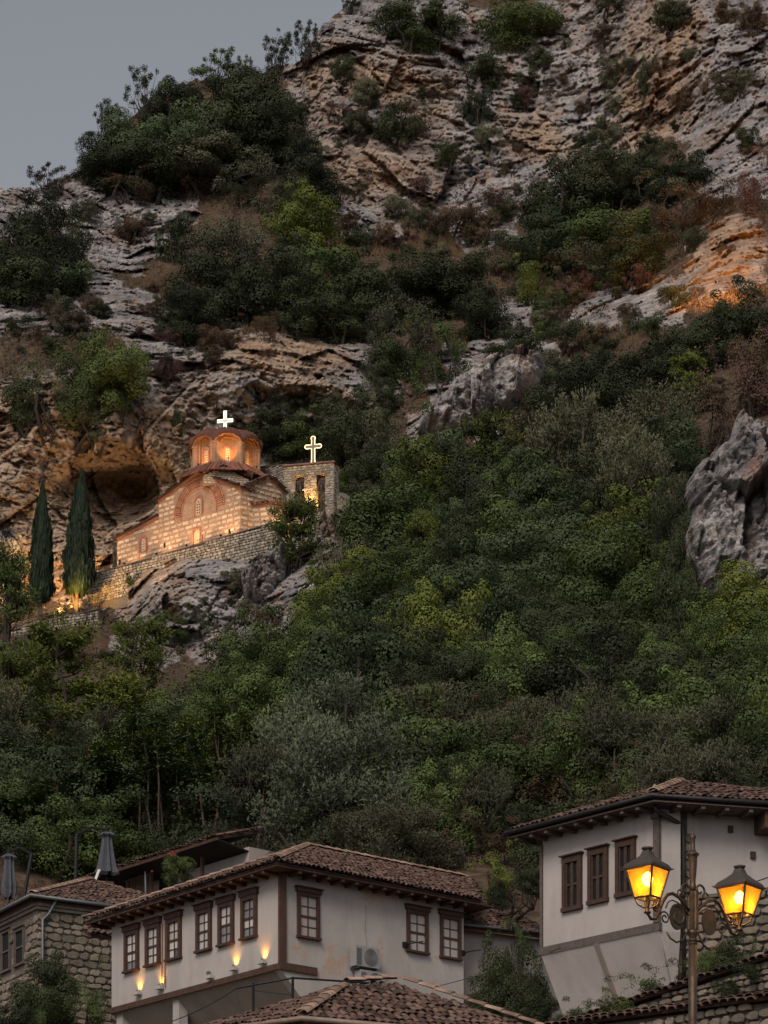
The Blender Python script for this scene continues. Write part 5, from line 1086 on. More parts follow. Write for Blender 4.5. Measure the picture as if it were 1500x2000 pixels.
# under the jetty: sloping plaster soffit, then open porch with pillars
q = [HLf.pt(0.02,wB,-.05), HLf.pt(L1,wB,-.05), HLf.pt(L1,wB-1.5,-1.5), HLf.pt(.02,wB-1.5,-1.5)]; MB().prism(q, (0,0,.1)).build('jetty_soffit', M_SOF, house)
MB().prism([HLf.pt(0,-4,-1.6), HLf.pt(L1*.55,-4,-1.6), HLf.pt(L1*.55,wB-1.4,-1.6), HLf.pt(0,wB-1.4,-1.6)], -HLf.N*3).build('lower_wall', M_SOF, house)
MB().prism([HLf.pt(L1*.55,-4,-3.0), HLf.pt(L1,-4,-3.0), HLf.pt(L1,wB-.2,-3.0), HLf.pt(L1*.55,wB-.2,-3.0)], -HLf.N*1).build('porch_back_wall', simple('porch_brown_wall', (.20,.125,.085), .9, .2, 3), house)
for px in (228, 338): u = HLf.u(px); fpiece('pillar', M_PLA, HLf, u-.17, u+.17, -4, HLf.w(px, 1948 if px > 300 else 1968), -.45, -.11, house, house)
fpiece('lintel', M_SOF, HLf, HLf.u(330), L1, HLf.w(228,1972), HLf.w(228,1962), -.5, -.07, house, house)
RW = {}
for px0, px1, pt, pb in ((245,273,1819,1896),(286,315,1808,1886),(327,356,1797,1875),(385,415,1782,1862),(429,458,1770,1851),(475,502,1758,1839)): RW[px0] = (HLf.u(px0), HLf.u(px1), HLf.w(px0, pb), HLf.w(px0, pt))
w0m = np.mean([v[2] for v in RW.values()]); w1m = np.mean([v[3] for v in RW.values()]); wid = np.mean([abs(v[0]-v[1]) for v in RW.values()])
PN = [(M_PANEM, M_PANE, M_PANE, M_PANE), (M_PANE,)*4, ((M_PANED, M_PANE), M_PANE, M_PANE, M_PANE), (M_PANE,)*4, (M_PANEM, M_PANEM, M_PANE, M_PANE), (M_PANEM, M_PANE, M_PANEM, M_PANEM)]
for (a, b, c, d), pn in zip(RW.values(), PN): cu = (a+b)/2; sash(house, HLf, cu-wid/2, cu+wid/2, w0m, w1m, panes=pn, fw=.13, hood=.16)
for px0, px1, pt, pb, pn in ((579,622,1741,1828,(M_PANEM,M_PANEM,M_PANEM,M_PANEM)),(793,834,1776,1856,(M_PANEM,)*4),(858,898,1786,1868,(M_LITP,(M_PANED,M_LITP),M_LITP,M_PANED))):
    sash(house, HRf, HRf.u(px0), HRf.u(px1), HRf.w(px0,pb), HRf.w(px0,pt), panes=pn, fw=.11, hood=.13)
# roof: hip at the near corner, ridge running back along the end wall
ovr = .65; pit = math.radians(23); e1 = np.array([-math.cos(aL), math.sin(aL), 0]); e2 = np.array([math.sin(aL), math.cos(aL), 0]); zE = np.array([0,0,base[2]+wT+.06]); C0 = np.array([base[0], base[1], 0])
def pl(a, b, z=0): return C0 + e1*a + e2*b + zE + np.array([0,0,z])
hw = (L1+2*ovr)/2; sl = hw/math.cos(pit); RL = 12.2
S1 = e1*math.cos(pit)+np.array([0,0,math.sin(pit)]); S2 = e2*math.cos(pit)+np.array([0,0,math.sin(pit)])
tile_roof(house, pl(-ovr,-ovr), e2, S1, [(0,0),(L2+ovr+.2,0),(RL,sl),(hw,sl)], .175, .28, 300, name='roof_slope')
tile_roof(house, pl(-ovr,-ovr), e1, S2, [(0,0),(2*hw,0),(hw,sl)], .175, .28, 160, name='roof_slope')
ap = pl(-ovr+hw, -ovr+hw, hw*math.tan(pit)); ridge_tiles(house, pl(-ovr,-ovr,.03), ap+(0,0,.03)); ridge_tiles(house, ap+(0,0,.03), pl(-ovr+hw, RL-ovr, hw*math.tan(pit)+.03)); ridge_tiles(house, pl(L1+ovr,-ovr,.03), ap+(0,0,.03))
MB().prism([pl(-ovr+.02,-ovr+.02,-.16), pl(L1+ovr,-ovr+.02,-.16), pl(L1+ovr,4,-.16), pl(-ovr+.02,4,-.16)], (0,0,.03)).build('eave_soffit', M_WOOD, house); MB().prism([pl(-ovr+.02,4.01,-.16), pl(3,4.01,-.16), pl(3,L2+ovr+.1,-.16), pl(-ovr+.02,L2+ovr+.1,-.16)], (0,0,.03)).build('eave_soffit', M_WOOD, house)
rafters(house, HLf, .1, L1+.4, wT-.105, ovr-.05); rafters(house, HRf, .3, L2, wT-.105, ovr-.05)
# annex to the right, set back
AF = Face(HRf.pt(L2+.002, 0, -.9), math.radians(28)); an = empty('annex', AF.O, 'low white annex with sagging tiled roof right of the white house', 'house'); uA = AF.u(1075); hA = AF.w(905, 1808)
MB().prism([AF.pt(0,-4), AF.pt(uA,-4), AF.pt(uA,hA-.15), AF.pt(0,hA-.1)], -AF.N*4).build('wall', M_PLAG, an)
Sd = np.array([-AF.N[0]*math.cos(.42), -AF.N[1]*math.cos(.42), math.sin(.42)]); tile_roof(an, AF.pt(-.3, hA-.05, .45), AF.U, Sd, [(0,0),(uA+.4,0),(uA+.4,3.2),(1.0,3.0)], .175, .28, 160, name='roof_slope')
gutter(an, [AF.pt(-.2,hA-.1,.5), AF.pt(uA+.1,hA-.02,.5)], .05); MB().prism([AF.pt(uA*.62,-3,-.2), AF.pt(uA+.5,-3,-.2), AF.pt(uA+.5,hA-.4,.12), AF.pt(uA*.62,hA-.4,.12)], -AF.N*.1).build('grey_panel', simple('grey_side_wall', (.15,.14,.13), .9, .2, 3), an)  # grey panel over the right end of the annex wall
# wall fittings
def acunit(fc, u, w, wd, hh, label):
    r = empty('air_conditioner', fc.pt(u, w, .0), label, 'air conditioner'); M_AC = simple('ac_casing', (.27,.265,.26), .5, .08, 4); MB().fbox(fc, u, u+wd, w, w+hh, .12, .42).build('casing', M_AC, r)
    for k in range(9): MB().fbox(fc, u+.02, u+wd*.22, w+.05+k*(hh-.1)/9, w+.05+k*(hh-.1)/9+.025, .42, .435).build('louver', M_METAL, r)
    c = fc.pt(u+wd*.6, w+hh/2, .421); n = 20
    for k, rr in enumerate((.24,.18,.12,.06)): MB().tube([c+fc.U*math.cos(t)*rr*hh/.6+np.array([0,0,math.sin(t)*rr*hh/.6])+fc.N*.02 for t in np.linspace(0, 2*math.pi, n)], .008, 4).build('grille_ring', M_METAL, r)
    MB().prism([c+fc.U*math.cos(t)*.25*hh/.6+np.array([0,0,math.sin(t)*.25*hh/.6]) for t in np.linspace(0, 2*math.pi, n, endpoint=False)], fc.N*.006).build('fan_disc', simple('ac_fan_dark', (.20,.195,.19), .6, .1, 4), r)
    for uu in (u+.1, u+wd-.1): MB().fbox(fc, uu-.02, uu+.02, w-.06, w-.005, .0, .42).build('bracket', M_METAL, r)
acunit(HRf, HRf.u(679), HRf.w(679,1889), .95, .62, 'upper air conditioner on the end wall of the white house'); acunit(HRf, HRf.u(688), HRf.w(688,1935), .95, .6, 'lower air conditioner half hidden by the front roof')
for i, (px, py) in enumerate(((274,1937),(317,1926),(462,1889),(518,1876),(415,1905))):
    u, w = HLf.u(px), HLf.w(px, py); lit = i < 4
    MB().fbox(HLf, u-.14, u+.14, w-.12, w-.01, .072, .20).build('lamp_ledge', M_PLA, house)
    if lit: floodlight(HLf.pt(u, w+.03, .11), HLf.pt(u, w+.26, 0), 46, f'small amber uplight on the jetty beam, {["first","second","third","fourth"][i]} lit one from the left end', (1,.42,.05), 100, .06, 'jetty uplights', 1.0, sc=.45)
    else:
        r = empty('floodlight', HLf.pt(u, w, .14), 'unlit uplight in the middle of the jetty beam', 'floodlight'); MB().fbox(HLf, u-.05, u+.05, w-.009, w+.1, .10, .2).build('housing', M_METAL, r)
for j, px in enumerate((319,325)):
    o = MB().tube([HLf.pt(HLf.u(px), HLf.w(px,1930-j*2), .05), HLf.pt(HLf.u(px), HLf.w(px,1803-j), .05)], .02, 5).build('drain_pipe', simple('rusty_pipe', (.22,.10,.06), .8, .2, 5) if j == 0 else bpy.data.materials['rusty_pipe'], house)
MB().tube([HRf.pt(HRf.u(712)+.03*math.sin(k), HRf.w(712,1856)+k*.155, .03) for k in range(10)], .022, 5).build('pipe', M_PLAG, house)
for px, py in ((790,1846),(903,1862)):
    u, w = HRf.u(px), HRf.w(px, py); MB().tube([HRf.pt(u,w,0), HRf.pt(u,w,.35), HRf.pt(u+.35,w+.08,.5)], .02, 5).fbox(HRf, u-.1, u+.05, w-.08, w+.08, 0.004, .1).build('cable_bracket', M_BLACK, house)

# ---- house at the right with shuttered bay
aR = math.radians(46.7); bR = math.radians(14); base = at(1288, 1990, 73.0); SLf = Face(base, math.pi-aR); SRf = Face(base, bR)
h2 = empty('shuttered_house', base, 'white house with three shuttered windows on a jettied bay behind the street lamp', 'house')
K1, K2 = SLf.u(1060), SRf.u(1580); T2 = SLf.w(1288,1570); Bb = SLf.w(1288,1818); Bt = SLf.w(1288,1802)
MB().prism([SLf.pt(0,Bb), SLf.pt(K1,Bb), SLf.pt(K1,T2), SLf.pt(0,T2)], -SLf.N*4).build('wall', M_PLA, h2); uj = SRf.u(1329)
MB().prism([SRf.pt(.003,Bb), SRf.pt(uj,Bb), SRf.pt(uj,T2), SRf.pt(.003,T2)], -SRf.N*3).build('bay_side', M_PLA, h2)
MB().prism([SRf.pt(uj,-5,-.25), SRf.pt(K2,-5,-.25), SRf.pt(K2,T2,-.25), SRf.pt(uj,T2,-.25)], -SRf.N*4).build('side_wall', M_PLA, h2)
fpiece('beam', M_WOODG, SLf, -.06, K1+.05, Bb, Bt, -.02, .07, h2, h2); fpiece('corner_post', M_WOODG, SLf, -.05, .13, Bt+.002, T2-.35, .003, .09, h2, h2); MB().fbox(SLf, -.09, .18, T2-.35, T2-.27, 0, .13).build('post_capital', M_WOODG, h2)
fpiece('edge_post', M_WOODG, SLf, K1-.02, K1+.06, Bt, T2-.3, -.05, .05, h2, h2)
q0 = SRf.u(1329); fpiece('wall_post', M_WOODG, SRf, q0, q0+.24, -5, T2-.1, -.25, -.2, h2, h2); rubble(h2, Face(SRf.pt(0,0,-.2), bR), q0+.12, q0+.36, 1.0, T2-.6, (.16,.24), (.12,.2), 40, depth=.05)
MB().prism([SLf.pt(-.02,Bb,.05), SLf.pt(K1,Bb,.05), SLf.pt(K1,Bb-1.75,-.95), SLf.pt(-.02,Bb-1.75,-.95)], -SLf.N*.15).build('jetty_soffit', plaster('white_bay_underside', (.58,.53,.50)), h2)
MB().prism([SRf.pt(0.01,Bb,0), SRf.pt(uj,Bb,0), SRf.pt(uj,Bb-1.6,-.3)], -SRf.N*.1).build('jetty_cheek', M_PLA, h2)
uu = SLf.u(1168); MB().prism([SLf.pt(uu-.07,Bb-.0,.09), SLf.pt(uu+.07,Bb-.0,.09), SLf.pt(uu+.07,Bb-1.75,-.9), SLf.pt(uu-.07,Bb-1.75,-.9)], -SLf.N*.1).build('jetty_strut', M_SOF, h2)
lw = Face(SLf.pt(0,0,-.85), math.pi-aR); MB().prism([lw.pt(-1,-5), lw.pt(K1,-5), lw.pt(K1,Bb-1.5), lw.pt(-1,Bb-1.5)], -lw.N*2).build('lower_wall', M_MORTAR, h2); rubble(h2, lw, -.8, K1-.1, -.6, Bb-1.6, (.2,.32), (.25,.55), 120, depth=.07, mat=M_PALE)
fpiece('corner_post', M_WOODG, lw, K1-.12, K1, -3, Bb-1.4, .0, .1, h2, h2)
for px0, px1, pt, pb in ((1101,1138,1676,1780),(1151,1189,1661,1766),(1205,1243,1645,1752)): shutter(h2, SLf, SLf.u(px0), SLf.u(px1), SLf.w(px0,pb), SLf.w(px0,pt), M_FRAMEB)
# roof of the shuttered house
o2 = .62; p2 = math.radians(21); f1 = np.array([-math.cos(aR), math.sin(aR), 0]); f2 = np.array([math.cos(bR), math.sin(bR), 0]); gam = (math.pi-aR-bR)/2
zz = base[2]+T2+.05; Cc = np.array([base[0], base[1], zz]); kk = o2/math.sin(2*gam); cor = Cc - (f1+f2)*kk
bis = (f1+f2)/np.linalg.norm(f1+f2); n1 = -SLf.N; n2 = -SRf.N; s1 = n1*math.cos(p2)+np.array([0,0,math.sin(p2)]); s2 = n2*math.cos(p2)+np.array([0,0,math.sin(p2)]); sl2 = 3.3; off = sl2*math.cos(p2)/math.tan(gam)
tile_roof(h2, cor, f1, s1, [(0,0),(K1+o2*1.6,0),(K1+.1,2.4),(off,sl2)], .175, .28, 200, name='roof_slope'); tile_roof(h2, cor, f2, s2, [(0,0),(K2+1,0),(K2+1,sl2*.75),(off+3.2,sl2*.86),(off,sl2)], .175, .28, 300, name='roof_slope')
ridge_tiles(h2, cor+(0,0,.03), cor+f1*off+s1*sl2+(0,0,.04))
ch_ = cor+f1*off+s1*sl2; MB().lathe(ch_+f1*.9+(0,0,-.25), [(0,.1),(.15,.11),(.2,.06),(.32,.07),(.4,.02)], 8).build('roof_finial', M_PALE, h2)
zs_ = np.array([0,0,-.17])
MB().prism([cor+f1*.0+zs_, cor+f1*(K1+o2*1.6)+zs_, cor+f1*(K1+o2*1.6)+n1*1.6+zs_, cor+n1*1.6+f1*1+zs_], (0,0,.03)).build('eave_soffit', M_WOODG, h2); MB().prism([cor+zs_+(0,0,.002), cor+f2*(K2+1)+zs_+(0,0,.002), cor+f2*(K2+1)+n2*1.5+zs_+(0,0,.002), cor+n2*1.5+f2*.9+zs_+(0,0,.002)], (0,0,.026)).build('eave_soffit', M_WOODG, h2)
rafters(h2, SLf, .2, K1+.6, T2-.115, o2-.05, .5, M_WOODG); rafters(h2, SRf, .3, K2, T2-.115, o2-.05, .6, M_WOODG)
M_DGUT = simple('dark_gutter', (.035,.033,.034), .5, .2, 5, metal=.3)
gutter(h2, [cor+f1*(K1+o2*1.6)-n1*.06-(0,0,.05), cor-n1*.06-(0,0,.03), cor+f2*(K2+1)-n2*.06-(0,0,.05)], .06, M_DGUT)
dp0 = at(1280,1572,72.6); dp1 = at(1333,1612,73.2); MB().tube([dp0, dp0+(0,0,-.12), dp1+np.array([-.05,0,.03]), dp1, at(1335,1640,73.25), at(1336,1990,73.2)], .055, 8).build('downpipe', M_DGUT, h2, True)
for px, py, c_ in ((1433,1615,.0),(1477,1666,.0)):
    u, w = SRf.u(px), SRf.w(px, py); MB().fbox(SRf, u-.06, u+.06, w-.08, w+.08, -.247, -.18).build('vent_plate', M_FRAMEB, h2)
MB().fbox(SRf, SRf.u(1480), SRf.u(1530), SRf.w(1480,1626), SRf.w(1480,1588), -.24, .5).build('eave_box', M_WOOD, h2)
# rubble garden wall behind the lamp, right
stonewall('garden_wall', 'rubble garden wall below the side of the shuttered house at the right edge', (1345,1760), (1560,1735), 3.0, 71.5, 70, nparts=200, ch=(.14,.24), cl=(.25,.6), mat=M_STONE)
# ---- two tile topped boundary walls at the lower right
def tilewall(name, label, p0, p1, D0_, D1_, hts, nparts):
    r, f, L = stonewall(name, label, p0, p1, hts, D0_, D1_, .45, nparts, (.10,.19), (.14,.36), cop=False, mat=M_STONE); sl = (at(*p1, D1_)[2]-at(*p0, D0_)[2])/L; items = []
    for k in range(int(L/.2)):
        u = (k+.5)*.2; items += [(f.pt(u, hts+sl*u+.08+random.uniform(-.02,.02), -.0), f.U*.22, (-f.N*.45+np.array([0,0,.16])), np.array([0,0,.16])), (f.pt(u+.1, hts+sl*u+.17, -.3), f.U*.22, (-f.N*.45+np.array([0,0,.1])), np.array([0,0,.16]))]
    bd = MB().prism([f.pt(0,hts+.02,.14), f.pt(L,hts+sl*L+.02,.14), f.pt(L,hts+sl*L+.09,.14), f.pt(0,hts+.09,.14)], -f.N*.6).build('coping', M_TILEB, r)
    for p, a, b, c in items: q = p-ORG[r]; place('tile', TILE_ME, bd, Matrix(((a[0],b[0],c[0],q[0]),(a[1],b[1],c[1],q[1]),(a[2],b[2],c[2],q[2]),(0,0,0,1))))
tilewall('boundary_wall', 'tile topped rubble wall climbing to the right behind the lamp post', (1100,2010), (1530,1869), 62, 57, 2.6, 260)
tilewall('boundary_wall', 'nearer tile topped rubble wall in the bottom right corner', (1080,2012), (1530,1954), 56, 52, 2.2, 120)

# ---- stone house at the left edge
aS = math.radians(60); base = at(73, 1995, 106.0); GLf = Face(base, math.pi-aS); GRf = Face(base, math.pi/2-aS)
h3 = empty('stone_house', base, 'rubble stone house with hipped tile roof and grey gutter at the left edge', 'house'); T3 = GLf.w(73,1757); J1, J2 = GLf.u(-70), GRf.u(232)+1.0
MB().prism([GLf.pt(0,-5), GLf.pt(J1,-5), GLf.pt(J1,T3), GLf.pt(0,T3)], -GLf.N*5).build('wall', M_MORTAR, h3); MB().prism([GRf.pt(.003,-5), GRf.pt(J2,-5), GRf.pt(J2,T3), GRf.pt(.003,T3)], -GRf.N*5).build('side_wall', M_MORTAR, h3)
shw = [(GLf.u(22), GLf.u(4), GLf.w(22,1893), GLf.w(22,1812)), (GLf.u(49), GLf.u(30), GLf.w(49,1880), GLf.w(49,1808))]
rubble(h3, GRf, .02, J2, -1.5, T3-.35, (.18,.32), (.28,.62), 300, depth=.06); rubble(h3, GLf, .02, J1, -1.5, T3-.35, (.18,.32), (.28,.62), 150, holes=[(min(a,b)-.05, max(a,b)+.05, c-.1, d+.1) for a,b,c,d in shw], depth=.06)
for a, b, c, d in shw: shutter(h3, GLf, a, b, c, d, fw=.07, n=14, leaves_=1, slatm=M_WOODG)
for k in range(3): MB().fbox(GLf, -.05, J1, T3-.34+k*.115, T3-.24+k*.115, 0, .08+.06*k).fbox(GRf, -.05, J2, T3-.34+k*.115, T3-.24+k*.115, 0.002, .08+.06*k).build('cornice', M_STONE, h3)
g1 = np.array([-math.cos(aS), math.sin(aS), 0]); g2 = np.array([math.sin(aS), math.cos(aS), 0]); o3 = .35; p3 = math.radians(24); C3 = np.array([base[0], base[1], base[2]+T3+.06]) - (g1+g2)*o3; sl3 = 4.6; of3 = sl3*math.cos(p3)
tile_roof(h3, C3, g2, g1*math.cos(p3)+np.array([0,0,math.sin(p3)]), [(0,0),(J2+2.6,0),(J2+2.0,sl3*.5),(of3,sl3)], .18, .29, 300, name='roof_slope'); tile_roof(h3, C3, g1, g2*math.cos(p3)+np.array([0,0,math.sin(p3)]), [(0,0),(J1+1,0),(J1+1,sl3),(of3,sl3)], .18, .29, 150, name='roof_slope')
ap3 = C3+(g1+g2)*of3+np.array([0,0,sl3*math.sin(p3)+.03]); ridge_tiles(h3, C3+(0,0,.03), ap3)
gutter(h3, [C3+g1*(J1+1)-g2*.07-(0,0,.06), C3-(g1+g2)*.07-(0,0,.04), C3+g2*(J2+1.5)-g1*.07-(0,0,.06)], .075); dpx = GRf.pt(.18, 0, .14); MB().tube([C3+g2*.9-(0,0,.08), GRf.pt(.35,T3-.5,.16), GRf.pt(.14,T3-.7,.14), GRf.pt(.14,-3,.14)], .055, 8).build('downpipe', M_METAL, h3, True)
# small tiled porch roof tucked between stone house and white house
pr = empty('porch_roof', at(200,1820,102.5), 'short dark tiled awning in the gap between the stone and white houses', 'awning'); tile_roof(pr, at(179,1822,102.2), (1,.5,0), (-.35,.8,.38), [(0,0),(.75,0),(.75,.9),(0,.9)], .2, .3, 20, name='awning_bed')

# ---- back house with deep dark eaves and balcony
base = at(470, 1790, 116.0); aB = math.radians(50); BLf = Face(base, math.pi-aB); h4 = empty('balcony_house', base, 'back house with deep dark eaves, carved balcony and flowers behind the white house', 'house')
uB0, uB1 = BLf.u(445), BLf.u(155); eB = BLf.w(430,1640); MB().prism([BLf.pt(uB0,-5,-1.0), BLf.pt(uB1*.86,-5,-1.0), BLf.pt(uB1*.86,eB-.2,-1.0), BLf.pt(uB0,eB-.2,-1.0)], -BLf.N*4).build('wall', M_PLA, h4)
SB = np.array([-BLf.N[0]*math.cos(.3), -BLf.N[1]*math.cos(.3), math.sin(.3)]); tile_roof(h4, BLf.pt(uB0,eB,.5), BLf.U, SB, [(0,0),(uB1-uB0,0),(uB1-uB0-.6,2.6),(.4,2.6)], .175, .28, 160, name='roof_slope')
MB().prism([BLf.pt(uB0,eB-.18,.45), BLf.pt(uB1,eB-.18,.45), BLf.pt(uB1,eB-.4,-1.0), BLf.pt(uB0,eB-.4,-1.0)], (0,0,.05)).build('eave_soffit', simple('dark_eave_wood', (.02,.016,.014), .8, .2, 5), h4); fpiece('fascia', M_WOOD, BLf, uB0, uB1, eB-.17, eB-.05, .44, .49, h4, h4)  # eave soffit in one near-black brown
wf = Face(BLf.pt(0,0,-1.0), math.pi-aB)
for px0, px1, pt, pb in ((288,272,1703,1745),(330,312,1692,1740)): fpiece('dark_opening', M_HOLE, wf, wf.u(px0), wf.u(px1), wf.w(px0,pb), wf.w(px0,pt), .002, .03, h4, h4)
for px0, px1, pt, pb in ((346,330,1698,1735),): fpiece('pale_pane', M_PANE, wf, wf.u(px0), wf.u(px1), wf.w(px0,pb), wf.w(px0,pt), .002, .04, h4, h4)  # pale pane of the same curtained glass as the white house
bf = Face(BLf.pt(0,0,-.3), math.pi-aB); b0, b1, bw = bf.u(298), bf.u(246), bf.w(298,1750); MB().fbox(bf, b0, b1, bw+.85, bw+.95, -.04, .04).fbox(bf, b0, b1, bw-.02, bw+.06, -.04, .04).build('balcony_rail', M_WOOD, h4)
for k in range(13): u = b0+(b1-b0)*(k+.5)/13; MB().fbox(bf, u-.03, u+.03, bw+.06, bw+.85, -.02, .02).build('baluster', M_WOOD, h4)
for px in (250, 296, 362, 395): u = bf.u(px); MB().fbox(bf, u-.06, u+.06, bf.w(px,1790), eB-.3, -.06, .06).build('post', M_WOOD, h4)
MB().tube([bf.pt(bf.u(300),eB-.35,.4), bf.pt(bf.u(301),bw-.3,.4)], .04, 6).build('downpipe', M_METAL, h4)
bush2 = plant('shrub', 348, 1668, 80, 60, 'green', 'leafy potted geranium with red blooms on the balcony', D=112.5, name='geranium', cat='plant')
M_RED = simple('red_petals', (.5,.02,.03), .6, .2, 9)
mb = MB()
for px, py in ((332,1668),(338,1665),(335,1671),(297,1702),(342,1669)): mb.lathe(at(px,py,111.6), [(-.03,.02),(0,.045),(.03,.02)], 6)
MB_o = mb; bl_ = mb.build('blossom', M_RED, None, loc=at(335,1690,111.6)); bl_.parent = bush2; bl_.matrix_parent_inverse = Matrix.LocRotScale(bush2.location, bush2.rotation_euler, bush2.scale).inverted()

# ---- near roof at the bottom: hip roof of which only the top shows
aN = math.radians(38); C4 = at(590, 1990, 60.0); nr_ = empty('near_house', (C4[0], C4[1], 4), 'house whose hipped clay tile roof fills the bottom middle of the frame', 'house'); m1 = np.array([-math.cos(aN), math.sin(aN), 0]); m2 = np.array([math.sin(aN), math.cos(aN), 0]); m2 = np.array([math.cos(math.radians(9)), math.sin(math.radians(9)), 0]); m1 = np.array([-math.cos(math.radians(44)), math.sin(math.radians(44)), 0])
apx_ = at(680, 1924, 63.0); apy_ = at(782, 1917, 63.6); er = at(1110, 2030, 62.0); el = at(380, 2012, 63.5); C4b = at(590, 1986, 60.2)
def tri_roof(root, e0, e1_, poly3, n):      # slope through eave e0->e1_ with upper points poly3
    U = (e1_-e0); Lu = np.linalg.norm(U); U = U/Lu; up = poly3[0]-e0; S = up-U*np.dot(up, U); S /= np.linalg.norm(S)
    pts = [(0,0),(Lu,0)] + [(float(np.dot(p-e0,U)), float(np.dot(p-e0,S))) for p in poly3[::-1]]; tile_roof(root, e0, U, S, pts, .165, .27, n, name='roof_slope')
tri_roof(nr_, C4b, er, [apx_, apy_], 300); tri_roof(nr_, el, C4b, [apx_], 150)
ridge_tiles(nr_, C4b+(0,0,.04), apx_+(0,0,.04)); ridge_tiles(nr_, apx_+(0,0,.04), apy_+(0,0,.04)); ridge_tiles(nr_, er+(0,0,.04), apy_+(0,0,.04))
gutter(nr_, [el+(0,-.1,-.06), C4b+(0,-.12,-.05), er+(0,-.1,-.06)], .055, simple('copper_gutter', (.22,.16,.13), .5, .2, 5))
MB().prism([(el[0],el[1]+.4,5), (C4b[0],C4b[1]+.5,5), (er[0],er[1]+.4,5), (apy_[0]+2,apy_[1]+1.5,5), (apx_[0]-1.5,apx_[1]+1.5,5)], (0,0,min(el[2],er[2])-5.25)).build('wall', M_PLAG, nr_)
# cable on stand over the near roof and wires between houses
fr = empty('wire_frame', at(570,1990,61), 'thin iron pole frame with wires above the near roof', 'frame')
for px, pt, pb in ((572,1908,1950),(495,1920,1975)): MB().tube([at(px,pb,62), at(px,pt,62)], .03, 5).build('pole', M_BLACK, fr)
MB().tube([at(460,1930,62), at(572,1910,62), at(720,1920,63)], .022, 5).build('rail', M_BLACK, fr); MB().tube([at(460,1930,62), at(468,1962,62)], .012, 4).build('stay', M_BLACK, fr); MB().tube([at(495,1934,62), at(572,1944,62)], .014, 4).build('stay', M_BLACK, fr)
def wire(label, p, q, D0_, D1_, sag):
    pts = []
    for t in np.linspace(0, 1, 15): a = at(p[0]+(q[0]-p[0])*t, p[1]+(q[1]-p[1])*t + sag*4*t*(1-t), D0_+(D1_-D0_)*t); pts.append(a)
    tag(MB().tube(pts, .012, 4).build('cable', M_BLACK, None, loc=pts[0]), label, 'cable')
wire('slack cable from the white house wall towards the shuttered house', (860,1925), (1095,1852), 92, 74, 4); wire('cable sagging below the jetty of the white house', (335,1995), (470,1925), 80, 64, 6); wire('overhead cable leaving at the right edge above the right lantern', (1475,1722), (1530,1702), 60, 50, 1)

# ---- closed parasols on the terrace behind the stone house
M_PAR = simple('slate_blue_canvas', (.075,.08,.095), .9, .25, 6, .3)
def parasol(px, top, bot, arm_px, arm_top, arm_bot, D_, label):
    b = at(px, bot, D_); r = empty('parasol', b, label, 'parasol'); s_ = D_/F; h = (bot-top)*s_; V = []; n = 16; Fc = []
    prof = [(0,.16),(.06,.30),(.12,.16),(.3,.2),(.55,.26),(.8,.34),(.93,.42),(1.,.3)] if px > 100 else [(0,.1),(.08,.28),(.14,.17),(.4,.19),(.7,.26),(.9,.24),(1,.2)]
    for t, rad in prof:
        for k in range(n): a = 2*math.pi*k/n; q = rad*(1.15 if k % 2 else .72); V.append(b+np.array([q*math.cos(a), q*math.sin(a), h*(1-t)+ (.12 if k % 4 == 1 and t == 1. else 0)]))
    for i in range(len(prof)-1):
        for k in range(n): Fc.append((i*n+k, i*n+(k+1)%n, (i+1)*n+(k+1)%n, (i+1)*n+k))
    Fc.append(tuple(range(n))); MB().add(V, Fc).build('folded_canopy', M_PAR, r); MB().tube([b+(0,0,-1.2), b+(0,0,h+.15)], .035, 6).build('inner_pole', M_BLACK, r)
    A_ = at(arm_px, arm_bot, D_); B_ = at(arm_px + (14 if px < 100 else 2), arm_top+ (8 if px > 100 else 6), D_); E_ = b+(0,0,h+.1); MB().tube([A_-(0,0,1.2), A_, B_], .075, 6).build('mast', M_BLACK, r); MB().tube([B_, (B_+E_)/2+(0,0,.18), E_], .055, 6).build('arm', M_BLACK, r)
    MB().lathe(E_-(0,0,.1), [(0,.07),(.15,.09),(.2,.04)], 8).build('hub', M_BLACK, r)
    if px > 100: MB().box(at(190,1708,D_-.4), (1,0,0), (0,1,0), (.35,0,.93), .05, .01, .2).build('care_tag', M_WHITE, r)
parasol(209, 1626, 1712, 148, 1622, 1720, 113, 'larger folded slate parasol on a tall bent arm'); parasol(18, 1668, 1755, 48, 1662, 1745, 113, 'smaller folded parasol at the left edge')
sd_ = empty('terrace_deck', at(100,1760,113.5), 'terrace floor carrying the parasols behind the stone house roof', 'terrace'); MB().prism([at(-80,1800,112), at(250,1765,112), at(250,1745,119), at(-80,1780,119)], (0,0,-.4)).build('deck_slab', M_MORTAR, sd_); MB().prism([at(165,1718,112.4), at(222,1722,112.4), at(222,1732,112.4), at(165,1728,112.4)], (0,.4,0)).build('planter_box', M_FRAMEB, sd_)

